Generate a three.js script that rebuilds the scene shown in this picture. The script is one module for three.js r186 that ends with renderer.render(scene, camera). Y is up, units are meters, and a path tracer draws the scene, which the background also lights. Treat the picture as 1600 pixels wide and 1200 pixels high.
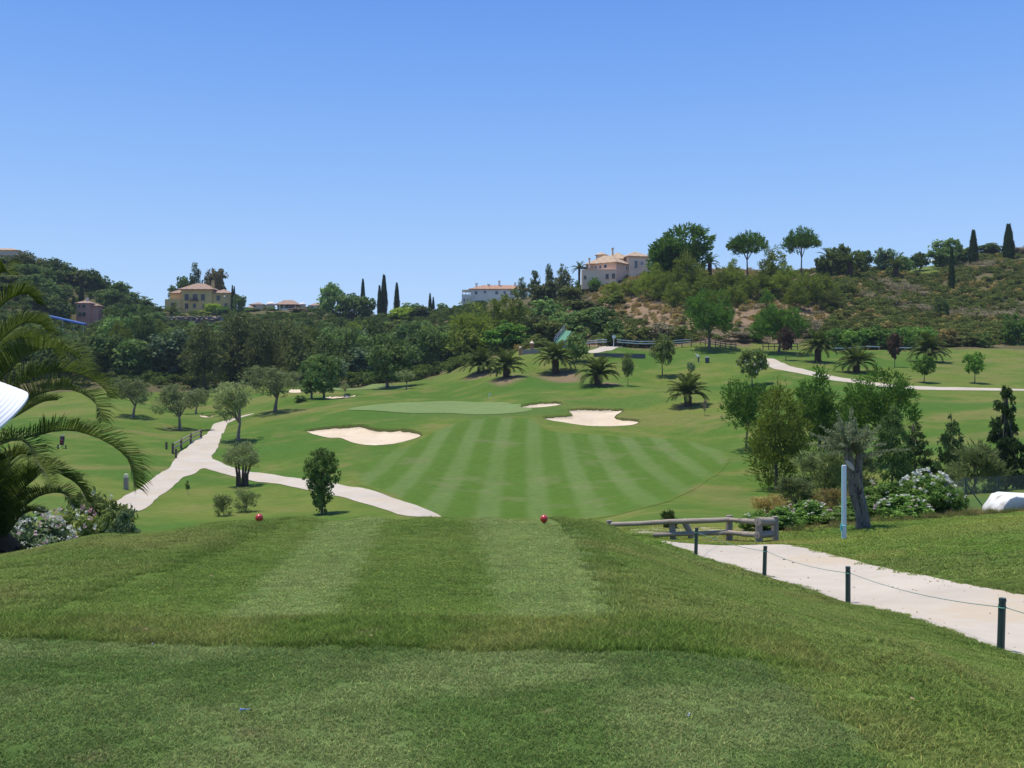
import * as THREE from 'three';
import { mergeGeometries, mergeVertices } from 'three/addons/utils/BufferGeometryUtils.js';
import { MarchingCubes } from 'three/addons/objects/MarchingCubes.js';
import { RoundedBoxGeometry } from 'three/addons/geometries/RoundedBoxGeometry.js';

// ---------------------------------------------------------------- camera, sky, sun, exposure
const scene = new THREE.Scene();
const EYE = 1.65, F = 1556, HOR = 600;                       // eye height; focal length and horizon row of the 1600 x 1200 photograph
const camera = new THREE.PerspectiveCamera(2 * Math.atan(600 / F) * 180 / Math.PI, 4 / 3, 0.1, 9000);
camera.position.set(0, EYE, 0); camera.lookAt(0, EYE, -10);
const renderer = new THREE.WebGLRenderer({ antialias: true });
renderer.toneMapping = THREE.LinearToneMapping;
renderer.toneMappingExposure = 1.0;
renderer.shadowMap.enabled = true;
{
  const W = 256, Hh = 512, d = new Float32Array(W * Hh * 4);
  const stops = [[0, .6, .79, 1.05], [3, .53, .74, 1.03], [7, .405, .635, 1.0], [11, .3, .53, .965], [16, .21, .425, .91], [21, .145, .34, .85], [35, .1, .26, .72], [60, .07, .19, .56], [90, .06, .16, .5]];
  for (let j = 0; j < Hh; j++) {
    const el = ((j + .5) / Hh) * 180 - 90, e = Math.max(0, el);
    let k = 0; while (k < stops.length - 2 && stops[k + 1][0] < e) k++;
    const a = stops[k], b = stops[k + 1], t = Math.min(1, (e - a[0]) / (b[0] - a[0]));
    for (let i = 0; i < W; i++) {
      const o = (j * W + i) * 4;
      for (let c = 0; c < 3; c++) d[o + c] = el < 0 ? [.2, .24, .2][c] : a[c + 1] + (b[c + 1] - a[c + 1]) * t;
      d[o + 3] = 1;
    }
  }
  const sky = new THREE.DataTexture(d, W, Hh, THREE.RGBAFormat, THREE.FloatType);
  sky.mapping = THREE.EquirectangularReflectionMapping; sky.magFilter = THREE.LinearFilter; sky.minFilter = THREE.LinearFilter;
  sky.colorSpace = THREE.LinearSRGBColorSpace; sky.needsUpdate = true;
  scene.background = sky; scene.environment = sky;
}
const sun = new THREE.DirectionalLight(new THREE.Color(1, .94, .83), 5);
sun.position.set(-75, 300, -28); sun.target.position.set(0, 0, 0);
sun.castShadow = true; sun.shadow.mapSize.set(4096, 4096);
Object.assign(sun.shadow.camera, { left: -320, right: 320, top: 420, bottom: -420, near: 1, far: 900 });
scene.add(sun, sun.target);

scene.fog = new THREE.FogExp2(0xcfe0f5, .00012);

// ---------------------------------------------------------------- helpers
function RNG(seed) { let s = seed >>> 0; return () => { s = (s + 0x6D2B79F5) | 0; let t = Math.imul(s ^ (s >>> 15), 1 | s); t = (t + Math.imul(t ^ (t >>> 7), 61 | t)) ^ t; return ((t ^ (t >>> 14)) >>> 0) / 4294967296; }; }
const clamp = (v, a, b) => v < a ? a : v > b ? b : v;
const lerp = (a, b, t) => a + (b - a) * t;
const sstep = (a, b, v) => { const t = clamp((v - a) / (b - a), 0, 1); return t * t * (3 - 2 * t); };
const mix3 = (a, b, t) => [a[0] + (b[0] - a[0]) * t, a[1] + (b[1] - a[1]) * t, a[2] + (b[2] - a[2]) * t];
function hash2(i, j) { let h = Math.imul(i | 0, 374761393) ^ Math.imul(j | 0, 668265263); h = Math.imul(h ^ (h >>> 13), 1274126177); return ((h ^ (h >>> 16)) >>> 0) / 4294967296; }
function noise(x, y) { const i = Math.floor(x), j = Math.floor(y); let u = x - i, v = y - j; u = u * u * (3 - 2 * u); v = v * v * (3 - 2 * v); const a = hash2(i, j), b = hash2(i + 1, j), c = hash2(i, j + 1), d = hash2(i + 1, j + 1); return a + (b - a) * u + (c - a) * v + (a - b - c + d) * u * v; }
function fbm(x, y, o = 3) { let s = 0, a = .5, n = 0; for (let k = 0; k < o; k++) { s += a * noise(x, y); n += a; a *= .5; x = x * 2.03 + 17.3; y = y * 2.03 - 9.1; } return s / n; }
const at = (px, py, D) => new THREE.Vector3((px - 800) / F * D, EYE + (HOR - py) / F * D, -D);
const names = new Map();
function numbered(n) { const k = names.get(n) || 0; names.set(n, k + 1); return k ? n + '_' + String(k).padStart(3, '0') : n; }
const shadowed = o => { o.castShadow = true; o.receiveShadow = true; return o; };
function obj(name, geo, mat, parent) { const m = shadowed(new THREE.Mesh(geo, mat)); m.name = parent ? name : numbered(name); (parent || scene).add(m); return m; }
function tag(o, label, category, group, kind) { if (label) o.userData.label = label; if (category) o.userData.category = category; if (group) o.userData.group = group; if (kind) o.userData.kind = kind; return o; }
function thing(name, label, category, pos, turn = 0, group) { const g = new THREE.Group(); g.name = numbered(name); if (pos) g.position.copy(pos); g.rotation.y = turn; scene.add(g); return tag(g, label, category, group); }
const lin = (r, g, b) => new THREE.Color().setRGB(r, g, b);
const std = (c, rough = .9, o = {}) => new THREE.MeshStandardMaterial({ color: Array.isArray(c) ? lin(...c) : c, roughness: rough, ...o });
function box(x0, x1, y0, y1, z0, z1) { const g = new THREE.BoxGeometry(x1 - x0, y1 - y0, z1 - z0); g.translate((x0 + x1) / 2, (y0 + y1) / 2, (z0 + z1) / 2); return g; }
// tapered tube through points
function tube(pts, rad, seg = 8, capEnd = true) {
  const n = pts.length, pos = [], nor = [], idx = [], uv = [];
  let ref = new THREE.Vector3(0.31, 0.12, 0.94); let L = 0;
  for (let i = 0; i < n; i++) {
    const p = pts[i], t = new THREE.Vector3().subVectors(pts[Math.min(n - 1, i + 1)], pts[Math.max(0, i - 1)]).normalize();
    const u = new THREE.Vector3().crossVectors(t, ref).normalize(), v = new THREE.Vector3().crossVectors(t, u);
    if (i) L += p.distanceTo(pts[i - 1]);
    for (let k = 0; k <= seg; k++) { const a = k / seg * Math.PI * 2, d = u.clone().multiplyScalar(Math.cos(a)).addScaledVector(v, Math.sin(a)); pos.push(p.x + d.x * rad[i], p.y + d.y * rad[i], p.z + d.z * rad[i]); nor.push(d.x, d.y, d.z); uv.push(k / seg, L); }
  }
  const w = seg + 1;
  for (let i = 0; i < n - 1; i++) for (let k = 0; k < seg; k++) { const a = i * w + k; idx.push(a, a + 1, a + w, a + 1, a + w + 1, a + w); }
  if (capEnd) for (const e of [0, n - 1]) { const c = pos.length / 3, p = pts[e]; const t = new THREE.Vector3().subVectors(pts[e ? n - 1 : 0], pts[e ? n - 2 : 1]).normalize(); pos.push(p.x, p.y, p.z); nor.push(t.x, t.y, t.z); uv.push(.5, .5); const s = c + 1; for (let k = 0; k <= seg; k++) { const q = (e * w + k) * 3; pos.push(pos[q], pos[q + 1], pos[q + 2]); nor.push(t.x, t.y, t.z); uv.push(k / seg, 0); } for (let k = 0; k < seg; k++) e ? idx.push(c, s + k, s + k + 1) : idx.push(c, s + k + 1, s + k); }
  const g = new THREE.BufferGeometry(); g.setAttribute('position', new THREE.Float32BufferAttribute(pos, 3)); g.setAttribute('normal', new THREE.Float32BufferAttribute(nor, 3)); g.setAttribute('uv', new THREE.Float32BufferAttribute(uv, 2)); g.setIndex(idx); return g;
}
const V = (x, y, z) => new THREE.Vector3(x, y, z);
const cyl = (a, b, ra, rb, seg = 10) => tube([a, b], [ra, rb], seg);
function dataTex(w, h, fn, srgb = true, rep = true) {
  const d = new Uint8Array(w * h * 4), enc = v => { v = clamp(v, 0, 1); return srgb ? 255 * (v <= .0031308 ? v * 12.92 : 1.055 * Math.pow(v, 1 / 2.4) - .055) : v * 255; };
  const lut = new Uint8Array(4097); for (let i = 0; i < 4097; i++) lut[i] = Math.round(enc(i / 4096));
  const q = v => lut[(clamp(v, 0, 1) * 4096) | 0];
  for (let j = 0; j < h; j++) for (let i = 0; i < w; i++) { const c = fn(i, j), o = (j * w + i) * 4; d[o] = q(c[0]); d[o + 1] = q(c[1]); d[o + 2] = q(c[2]); d[o + 3] = 255; }
  const t = new THREE.DataTexture(d, w, h, THREE.RGBAFormat); t.magFilter = THREE.LinearFilter; t.minFilter = THREE.LinearFilter;
  t.wrapS = t.wrapT = rep ? THREE.RepeatWrapping : THREE.ClampToEdgeWrapping; if (srgb) t.colorSpace = THREE.SRGBColorSpace; t.needsUpdate = true; return t;
}
function tileNoise(x, y, p) { const i = Math.floor(x), j = Math.floor(y); let u = x - i, v = y - j; u = u * u * (3 - 2 * u); v = v * v * (3 - 2 * v); const m = k => ((k % p) + p) % p; const a = hash2(m(i), m(j)), b = hash2(m(i + 1), m(j)), c = hash2(m(i), m(j + 1)), d = hash2(m(i + 1), m(j + 1)); return a + (b - a) * u + (c - a) * v + (a - b - c + d) * u * v; }
function tileTex(n, base, amp, srgb = true, freqs = [8, 32, 128]) { return dataTex(n, n, (i, j) => { let s = 0; freqs.forEach((f, k) => s += tileNoise(i / n * f + k * 7, j / n * f, f) * [.45, .35, .2][k]); const m = 1 + (s - .5) * amp; return [base[0] * m, base[1] * m, base[2] * m]; }, srgb); }

// ---------------------------------------------------------------- terrain: control points (photo column, photo row, distance) -> a smooth height field
const CP = [];
const c = (px, py, D) => CP.push([(px - 800) / F * D, EYE + (HOR - py) / F * D, D]);
const w_ = (x, y, D) => CP.push([x, y, D]);
for (const D of [2, 3, 4.3, 5.2, 6.2]) for (const x of [-4, -1.8, 0, 1.5]) w_(x * D / 4, 0, D);
for (const D of [7, 9, 11, 13, 14.3]) for (const x of D > 12 ? [-3, -2.1, -1.2, -.3, .6] : [-3, -1.2, .6]) w_(x, -.0386 * (D - 7), D);
for (const x of [-3.2, -2.2, -1.2, -.3, .6]) w_(x, -.85, 15.4);
w_(-6, -.02, 7); w_(-5, -.12, 9.5); w_(-6.5, -.35, 11); w_(-5.2, -.28, 12.8); w_(-7.5, -.3, 9);
w_(1.2, -.32, 14.2); w_(2, -.62, 13); w_(3, -.97, 13); w_(4, -1.25, 13); w_(1.3, -.17, 10); w_(2, -.36, 10); w_(3, -.62, 10); w_(4, -.86, 10); w_(1.4, -.06, 8); w_(2.2, -.24, 8); w_(3, -.44, 8); w_(4, -.68, 8); for (const D of [4, 5, 6]) { w_(2.2, -.07, D); w_(3, -.24, D); w_(4, -.48, D); } w_(2.6, -1.1, 15.5); w_(2.3, -1.35, 18);
c(1563, 1017, 9.85); c(1325, 942, 14.1); c(1194, 900, 17.3); c(1087, 867, 19.5); c(1030, 846, 21.5); w_(5.2, -.85, 8); w_(5.4, -.8, 6);
c(1600, 935, 13.2); c(1400, 893, 17); c(1235, 852, 22); w_(7.4, -1, 9);
c(1600, 870, 17); c(1600, 803, 26); c(1450, 820, 25); c(1345, 826, 25.5); c(1319, 842, 23.5); c(1250, 848, 24); c(1211, 846, 24); c(1138, 846, 25); c(1048, 845, 26); c(1700, 800, 26); c(1530, 845, 20);
c(1110, 831, 29); w_(10, -2.6, 32); w_(14, -2.5, 32); w_(18, -2.4, 32); w_(8, -3.2, 36); c(1550, 772, 45); c(1500, 775, 46); c(1300, 795, 44); c(1150, 805, 46); c(1000, 806, 46); w_(3, -2.8, 30);
for (const x of [-3, -1.2, .6]) { w_(x * 1.15, -1.6, 17); w_(x * 1.5, -2.9, 22); w_(x * 2, -4.2, 31); w_(x * 3, -5.2, 43); }
w_(-6.6, -1.25, 15.6); w_(-4.2, -.31, 13.8); w_(-3.5, -.29, 14.2); w_(-4.6, -.2, 12); w_(-4.1, -.06, 9.2); w_(-8.5, -1, 13); w_(-6.5, -2.1, 18); w_(-9.5, -2.2, 18); w_(-9, -3.4, 25); w_(-13, -3.2, 25); w_(-14, -4.7, 38); w_(-20, -4.6, 38); w_(-11, -.5, 9); w_(-15, -2.4, 20);
c(870, 812, 58); c(1000, 790, 55); c(503, 803, 57); c(650, 803, 55); c(560, 775, 64); c(450, 755, 75); c(390, 745, 82); c(330, 722, 92); c(300, 715, 96); c(325, 690, 115); c(345, 668, 135); c(270, 750, 78); c(220, 785, 64); c(140, 780, 62);
c(170, 700, 100); c(60, 692, 103); c(200, 642, 150); c(100, 642, 150); c(0, 642, 150); c(300, 625, 178); c(200, 622, 176); c(0, 625, 176); c(-100, 640, 150); c(0, 720, 88); c(100, 740, 78);
c(1110, 760, 66); c(1215, 766, 64); c(1180, 700, 86); c(1150, 740, 74); c(870, 750, 74); c(870, 700, 92); c(700, 740, 78); c(620, 720, 86); c(1050, 690, 97); c(1000, 660, 112); c(930, 656, 113); c(860, 668, 106);
c(570, 684, 103); c(480, 690, 103); c(600, 661, 114); c(520, 662, 117); c(660, 662, 110); c(680, 648, 117); c(760, 648, 117); c(680, 628, 141); c(760, 628, 141); c(830, 640, 122); c(550, 640, 128); c(470, 660, 125); c(420, 668, 122); c(400, 700, 104);
c(840, 632, 130); c(840, 618, 138); c(790, 610, 150); c(720, 603, 166); c(640, 613, 164); c(520, 628, 150); c(480, 625, 160); c(430, 644, 140); c(560, 605, 190); c(610, 600, 196); c(580, 610, 178); c(700, 588, 186); c(745, 584, 172); c(790, 592, 162); c(868, 586, 163); c(934, 603, 148); c(981, 604, 148); c(1035, 590, 157); c(1075, 633, 124); c(1000, 622, 133); c(900, 625, 134); c(905, 642, 121);
c(1100, 567, 166); c(950, 556, 176); c(1000, 550, 184); c(1108, 548, 184); c(860, 560, 180); c(820, 552, 186); c(1160, 600, 142); c(1120, 650, 112);
c(1450, 650, 102); c(1600, 650, 100); c(1450, 700, 80); c(1300, 645, 104); c(1600, 738, 60); c(1600, 609, 126); c(1480, 608, 127); c(1400, 605, 128); c(1330, 596, 133); c(1210, 569, 158); c(1500, 585, 145); c(1338, 582, 147); c(1277, 567, 160); c(1600, 560, 168); c(1400, 575, 153); c(1500, 549, 178); c(1350, 551, 176); c(1250, 553, 178); c(1700, 600, 130); c(1700, 700, 80); c(1600, 690, 80);
c(640, 592, 215); c(540, 592, 215); c(400, 602, 200); c(300, 603, 198); c(200, 603, 195); c(100, 603, 195); c(0, 603, 195); c(-120, 600, 195);
c(200, 525, 270); c(60, 540, 260); c(50, 460, 330); c(50, 425, 360); c(-80, 420, 350); c(140, 450, 360); c(200, 478, 360); c(300, 489, 385); c(300, 535, 310); c(300, 565, 250); c(450, 483, 400); c(450, 535, 310); c(600, 492, 395); c(600, 545, 290); c(700, 488, 390); c(700, 540, 270); c(780, 470, 360); c(780, 525, 270); c(850, 470, 320); c(850, 535, 220); c(130, 508, 330); c(240, 490, 370);
c(960, 440, 300); c(930, 462, 285); c(930, 515, 230); c(1050, 452, 256); c(1040, 505, 215); c(1150, 442, 262); c(1150, 505, 212); c(1250, 435, 275); c(1250, 515, 205); c(1350, 430, 285); c(1350, 475, 240); c(1350, 535, 195); c(1450, 424, 300); c(1500, 428, 290); c(1500, 480, 245); c(1500, 530, 198); c(1600, 412, 290); c(1600, 470, 245); c(1600, 525, 200); c(1750, 420, 280); c(1750, 530, 200); c(1540, 402, 330); c(1430, 420, 330);
for (const px of [-200, 200, 600, 1000, 1400, 1800]) { w_((px - 800) / F * 520, 24, 520); w_((px - 800) / F * 900, 8, 900); w_((px - 800) / F * 2500, 0, 2500); w_((px - 800) / F * 4000, 0, 4000); }
const polar = (x, D) => [Math.atan2(x, D), Math.hypot(x, D)];
const KU = 3.2, PV = CP.map(([x, y, D]) => { const [th, r] = polar(x, D); return [th * KU, Math.log(r), y / (r + 20)]; });
const phi = d2 => d2 < 1e-12 ? 0 : .5 * d2 * Math.log(d2);
const TPS = (() => {
  const n = PV.length, N = n + 3, A = [];
  for (let i = 0; i < N; i++) A.push(new Float64Array(N + 1));
  for (let i = 0; i < n; i++) { for (let j = 0; j < n; j++) A[i][j] = phi((PV[i][0] - PV[j][0]) ** 2 + (PV[i][1] - PV[j][1]) ** 2); A[i][i] += .0004; A[i][n] = A[n][i] = 1; A[i][n + 1] = A[n + 1][i] = PV[i][0]; A[i][n + 2] = A[n + 2][i] = PV[i][1]; A[i][N] = PV[i][2]; }
  for (let k = 0; k < N; k++) { let p = k; for (let i = k + 1; i < N; i++) if (Math.abs(A[i][k]) > Math.abs(A[p][k])) p = i; [A[k], A[p]] = [A[p], A[k]]; for (let i = k + 1; i < N; i++) { const f = A[i][k] / A[k][k]; if (f) for (let j = k; j <= N; j++) A[i][j] -= f * A[k][j]; } }
  const x = new Float64Array(N); for (let i = N - 1; i >= 0; i--) { let s = A[i][N]; for (let j = i + 1; j < N; j++) s -= A[i][j] * x[j]; x[i] = s / A[i][i]; } return x;
})();
function H0(x, D) {
  let [th, r] = polar(x, D); const ath = Math.abs(th), t0 = clamp(th, -.72, .72), u = t0 * KU, v = Math.log(Math.max(r, 2)), n = PV.length;
  let s = TPS[n] + TPS[n + 1] * u + TPS[n + 2] * v;
  for (let i = 0; i < n; i++) { const a = u - PV[i][0], b = v - PV[i][1]; s += TPS[i] * phi(a * a + b * b); }
  let y = s * (r + 20);
  if (ath > .72) y = lerp(y, -2 * sstep(8, 30, r) + 4 * sstep(60, 300, r), sstep(.72, 1.6, ath));
  y *= sstep(1.2, 2.6, r);
  return y;
}
const bumps = (x, D) => { const r = Math.hypot(x, D); return r < 40 ? 0 : (fbm(x * .12, D * .12) - .5) * (r < 190 ? .5 : 1.6) * sstep(40, 70, r) + (fbm(x * .085 + 31, D * .07 - 12, 2) - .5) * 1.7 * sstep(96, 125, r) * (1 - sstep(178, 200, r)) * (1 - sstep(18, 40, x)) * sstep(13, 27, Math.hypot(x + 8, D - 129)); };
const Hb = (x, D) => H0(x, D) + bumps(x, D);
function hit(px, py, f = Hb) {                                   // where the line of sight through a photo pixel meets the ground: [x, D]
  const dx = (px - 800) / F, dy = (HOR - py) / F; let D = 3, step;
  while (D < 900) { step = Math.max(.08, D * .006); if (EYE + dy * (D + step) < f(dx * (D + step), D + step)) { let a = D, b = D + step; for (let k = 0; k < 18; k++) { const m = (a + b) / 2; if (EYE + dy * m < f(dx * m, m)) b = m; else a = m; } return [dx * b, b]; } D += step; }
  return [dx * 300, 300];
}
const H1 = (x, D) => H0(x, D);
// outlines
const beyond = (x, D) => D < 40 ? -99 : Hb(x, D);                // the valley ground behind the tee's brow
const poly = pts => { const q = pts.map(([a, b]) => hit(a, b, beyond)); let x0 = 1e9, x1 = -1e9, d0 = 1e9, d1 = -1e9; for (const [x, D] of q) { x0 = Math.min(x0, x); x1 = Math.max(x1, x); d0 = Math.min(d0, D); d1 = Math.max(d1, D); } return { q, x0, x1, d0, d1 }; };
function smoothPoly(P, k = 4) { const q = P.q, n = q.length, o = []; for (let i = 0; i < n; i++) { const [a, b, c2, d] = [q[(i + n - 1) % n], q[i], q[(i + 1) % n], q[(i + 2) % n]]; for (let j = 0; j < k; j++) { const t = j / k, h = z => .5 * (2 * b[z] + (c2[z] - a[z]) * t + (2 * a[z] - 5 * b[z] + 4 * c2[z] - d[z]) * t * t + (-a[z] + 3 * b[z] - 3 * c2[z] + d[z]) * t * t * t); o.push([h(0), h(1)]); } } return { ...P, q: o }; }
function sdPoly(P, x, D, pad = 3) {                              // metres inside (+) or outside (-), and the direction to the nearest edge
  if (x < P.x0 - pad || x > P.x1 + pad || D < P.d0 - pad || D > P.d1 + pad) return [-pad, 0, 0];
  let best = 1e9, ins = false, bx = 0, bd = 0; const q = P.q;
  for (let i = 0, j = q.length - 1; i < q.length; j = i++) {
    const ax = q[j][0], ay = q[j][1], ex = q[i][0] - ax, ey = q[i][1] - ay, t = clamp(((x - ax) * ex + (D - ay) * ey) / (ex * ex + ey * ey + 1e-9), 0, 1), ux = ax + ex * t - x, uy = ay + ey * t - D, d = ux * ux + uy * uy;
    if (d < best) { best = d; bx = ux; bd = uy; }
    if ((q[i][1] > D) !== (q[j][1] > D) && x < (q[j][0] - q[i][0]) * (D - q[i][1]) / (q[j][1] - q[i][1]) + q[i][0]) ins = !ins;
  }
  const l = Math.sqrt(best) || 1e-6; return [ins ? l : -l, bx / l, bd / l];
}
const BUNKERS = [
  [[478, 674], [506, 670], [536, 667.4], [566, 666], [580, 670.5], [598, 673], [632, 673], [659, 680], [632, 690], [598, 695.5], [562, 694.5], [544, 690], [528, 684], [508, 683.4], [490, 679]],
  [[848, 654], [866, 651.5], [886, 650.5], [893, 648], [889, 641.5], [920, 639.5], [970, 640.5], [972, 644], [962, 652], [978, 656], [1000, 659.5], [972, 665.6], [928, 666], [886, 661]],
  [[814, 635], [840, 630.6], [876, 630], [870, 633.6], [840, 636.6], [818, 637]],
  [[504, 621], [520, 618.4], [556, 618], [548, 620.4], [530, 622], [510, 622.6]],
  [[310, 649.5], [320, 647.8], [334, 647.6], [332, 651], [318, 652]],
  [[450, 613], [458, 608], [474, 608.5], [472, 613]]].map(b => smoothPoly(poly(b)));
function bunkerDrop(x, D) {
  let drop = 0;
  for (const P of BUNKERS) { const [s, bx, bd] = sdPoly(P, x, D); if (s > 0) { const far = sstep(-.3, .5, bd); drop = (.06 + .27 * far) * sstep(0, .34, s) + .3 * sstep(.3, 3.5, s) - .14 * (fbm(x * .6, D * .6) - .5) * sstep(.3, 2, s); } else if (s > -2.5) { const far = sstep(-.2, .6, -bd); drop = -.22 * far * sstep(-2.5, -.2, s); } if (s > -2.4) return drop; }
  return 0;
}
const tline = (x, D) => D - (6.14 + .02 * Math.sin(x * 1.9) - .09 * x);      // where the first tee's cut ends and the rough strip starts
const cut2 = (x, D) => D - (7.02 + .04 * Math.sin(x * 1.7));                 // where the second tee's cut starts
function Hf(x, D) {
  let y = H0(x, D); const r = Math.hypot(x, D);
  y -= bunkerDrop(x, D);
  if (r < 40) y += (fbm(x * 1.3, D * 1.3) - .5) * .022 * sstep(2, 6, r);
  else y += bumps(x, D);
  return y;
}
// polar sheet
const TH = [], RR = [];
for (let t = -.64; t < .6401; t += .0021) TH.push(t);
for (let k = 1; k < 64; k++) TH.push(.64 + k / 64 * (2 * Math.PI - 1.28));
{ let r = .25; while (r < 4) { RR.push(r); r += .3; } r = 4; while (r < 16) { RR.push(r); r += .12; } while (r < 60) { RR.push(r); r *= 1.02; } while (r < 150) { RR.push(r); r += r > 98 && r < 131 ? .25 : .5; } while (r < 205) { RR.push(r); r += 1; } while (r < 430) { RR.push(r); r *= 1.009; } while (r < 5200) { RR.push(r); r *= 1.09; } }
const NT = TH.length, NR = RR.length, GY = new Float32Array(NT * NR);
for (let i = 0; i < NR; i++) for (let k = 0; k < NT; k++) GY[i * NT + k] = Hf(RR[i] * Math.sin(TH[k]), RR[i] * Math.cos(TH[k]));
function groundY(x, D) {
  let th = Math.atan2(x, D), r = clamp(Math.hypot(x, D), RR[0], RR[NR - 2]); if (th < -.64) th += 2 * Math.PI;
  let a = 0, b = NR - 1; while (b - a > 1) { const m = (a + b) >> 1; if (RR[m] <= r) a = m; else b = m; }
  let k; if (th < .64) k = Math.min(Math.floor((th + .64) / .0021), NT - 65); else { k = NT - 64; while (k < NT - 1 && TH[k + 1] < th) k++; }
  const k2 = (k + 1) % NT, t2 = k2 ? TH[k2] : 2 * Math.PI - .64, u = clamp((th - TH[k]) / (t2 - TH[k]), 0, 1), v = (r - RR[a]) / (RR[a + 1] - RR[a]);
  const p = GY[a * NT + k], q = GY[a * NT + k2], s = GY[(a + 1) * NT + k], t = GY[(a + 1) * NT + k2];
  return u + v < 1 ? p + (q - p) * u + (s - p) * v : t + (s - t) * (1 - u) + (q - t) * (1 - v);
}
const ground = (px, py) => { const [x, D] = hit(px, py, groundY); return V(x, groundY(x, D), -D); };
const onG = (x, D, dy = 0) => V(x, groundY(x, D) + dy, -D);
// ---------------------------------------------------------------- outlines of the mown areas and the cart paths
const GREEN = smoothPoly(poly([[543, 641], [575, 634], [640, 629], [720, 627.5], [775, 628.5], [805, 632.5], [832, 640], [800, 646], [740, 648], [660, 646], [600, 643]]));
const FAIRWAY = smoothPoly(poly([[548, 742], [585, 712], [640, 694], [690, 668], [760, 653], [830, 655], [862, 673], [950, 680], [1050, 685], [1120, 700], [1141, 716], [1128, 735], [1084, 765], [1030, 788], [960, 806], [870, 813], [770, 812], [690, 808], [630, 786], [575, 762]]));
const GREEN2 = smoothPoly(poly([[500, 608], [560, 603.5], [620, 603], [640, 606], [590, 608.5], [530, 610]]));
const TEE2 = { q: [[-3.38, 7.05], [-3.15, 10], [-3.1, 14], [.5, 14.2], [.78, 12], [.72, 7.05]], x0: -3.4, x1: .8, d0: 7, d1: 14.2 };
function lineWorld(pts) { return pts.map(p => hit(p[0], p[1], p[1] < 820 ? beyond : Hb)); }
function spline(q, k = 8) { const o = [], n = q.length; for (let i = 0; i < n - 1; i++) { const a = q[Math.max(0, i - 1)], b = q[i], c2 = q[i + 1], d = q[Math.min(n - 1, i + 2)]; for (let j = 0; j < k; j++) { const t = j / k, h = z => .5 * (2 * b[z] + (c2[z] - a[z]) * t + (2 * a[z] - 5 * b[z] + 4 * c2[z] - d[z]) * t * t + (-a[z] + 3 * b[z] - 3 * c2[z] + d[z]) * t * t * t); o.push([h(0), h(1)]); } } o.push(q[n - 1]); return o; }
function sdLine(L, x, D, half) { let best = 1e9; for (let i = 0; i < L.length - 1; i++) { const ax = L[i][0], ay = L[i][1], ex = L[i + 1][0] - ax, ey = L[i + 1][1] - ay, t = clamp(((x - ax) * ex + (D - ay) * ey) / (ex * ex + ey * ey + 1e-9), 0, 1), d = (ax + ex * t - x) ** 2 + (ay + ey * t - D) ** 2; if (d < best) best = d; } return half - Math.sqrt(best); }
const NEARPATH = (() => {                                        // left and right kerb lines of the path beside the tee
  const Lft = [[7.6, 3], [5.6, 7], [4.84, 9.85], [4.76, 14.1], [4.38, 17.3], [3.6, 19.5], [3.1, 21.3]], Rgt = [[3.5, 23.2], [4.6, 23.1], [6.15, 22], [6.62, 17], [6.95, 13.2], [7.9, 9], [10, 3]];
  const q = spline(Lft, 6).concat(spline(Rgt, 6)); return { q, x0: 3, x1: 10.5, d0: 2.5, d1: 23.5 };
})();
const PATHS = [
  ['cart_path', 'pale concrete cart path beside the roped posts', (x, D) => x < 2.5 || x > 11 || D > 24 || D < 2 ? -1 : sdPoly(NEARPATH, x, D)[0] + (fbm(x * 3, D * 3) - .5) * .12],
];
const PL = (pts, half, k) => { const L = spline(lineWorld(pts), 6); let x0 = 1e9, x1 = -1e9, d0 = 1e9, d1 = -1e9; for (const [x, D] of L) { x0 = Math.min(x0, x); x1 = Math.max(x1, x); d0 = Math.min(d0, D); d1 = Math.max(d1, D); } return (x, D) => x < x0 - 4 || x > x1 + 4 || D < d0 - 4 || D > d1 + 4 ? -4 : sdLine(L, x, D, typeof half === 'function' ? half(x, D) : half) + (fbm(x * .8, D * .8) - .5) * .16; };
const pMain = PL([[190, 796], [225, 774], [262, 748], [292, 725], [312, 706], [328, 686], [342, 668], [352, 660], [368, 654], [386, 649]], (x, D) => 1.02 + .5 * sstep(84, 100, D) * (1 - sstep(104, 125, D)));
const pFork = PL([[300, 712], [322, 722], [345, 732], [390, 743], [440, 751], [490, 758], [535, 767], [580, 779], [620, 791], [655, 804]], 1.2);
const fillet = smoothPoly(poly([[262, 745], [282, 706], [306, 697], [334, 692], [328, 705], [335, 722], [352, 736], [318, 732], [300, 742]]));
const pRight = PL([[1195, 561], [1215, 571], [1245, 579], [1290, 588], [1340, 597], [1400, 604], [1480, 607.5], [1560, 609], [1640, 610], [1740, 612]], 1.5);
const pFar = PL([[930, 549], [945, 545], [962, 541]], 1.6);
const pBack = PL([[1040, 832], [1080, 829.5], [1130, 828]], 1.1);
PATHS.push(['cart_path', 'forked pale cart path winding through the valley on the left', (x, D) => Math.max(pMain(x, D), pFork(x, D), x > -48 && x < -22 && D > 70 && D < 125 ? sdPoly(fillet, x, D)[0] : -1)]);
PATHS.push(['cart_path', 'thin pale cart path crossing the right-hand lawn', pRight]);
PATHS.push(['footpath', 'short pale footpath by the white round sign', pFar]);
PATHS.push(['footpath', 'bit of pale path seen below the log railing', pBack]);

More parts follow.
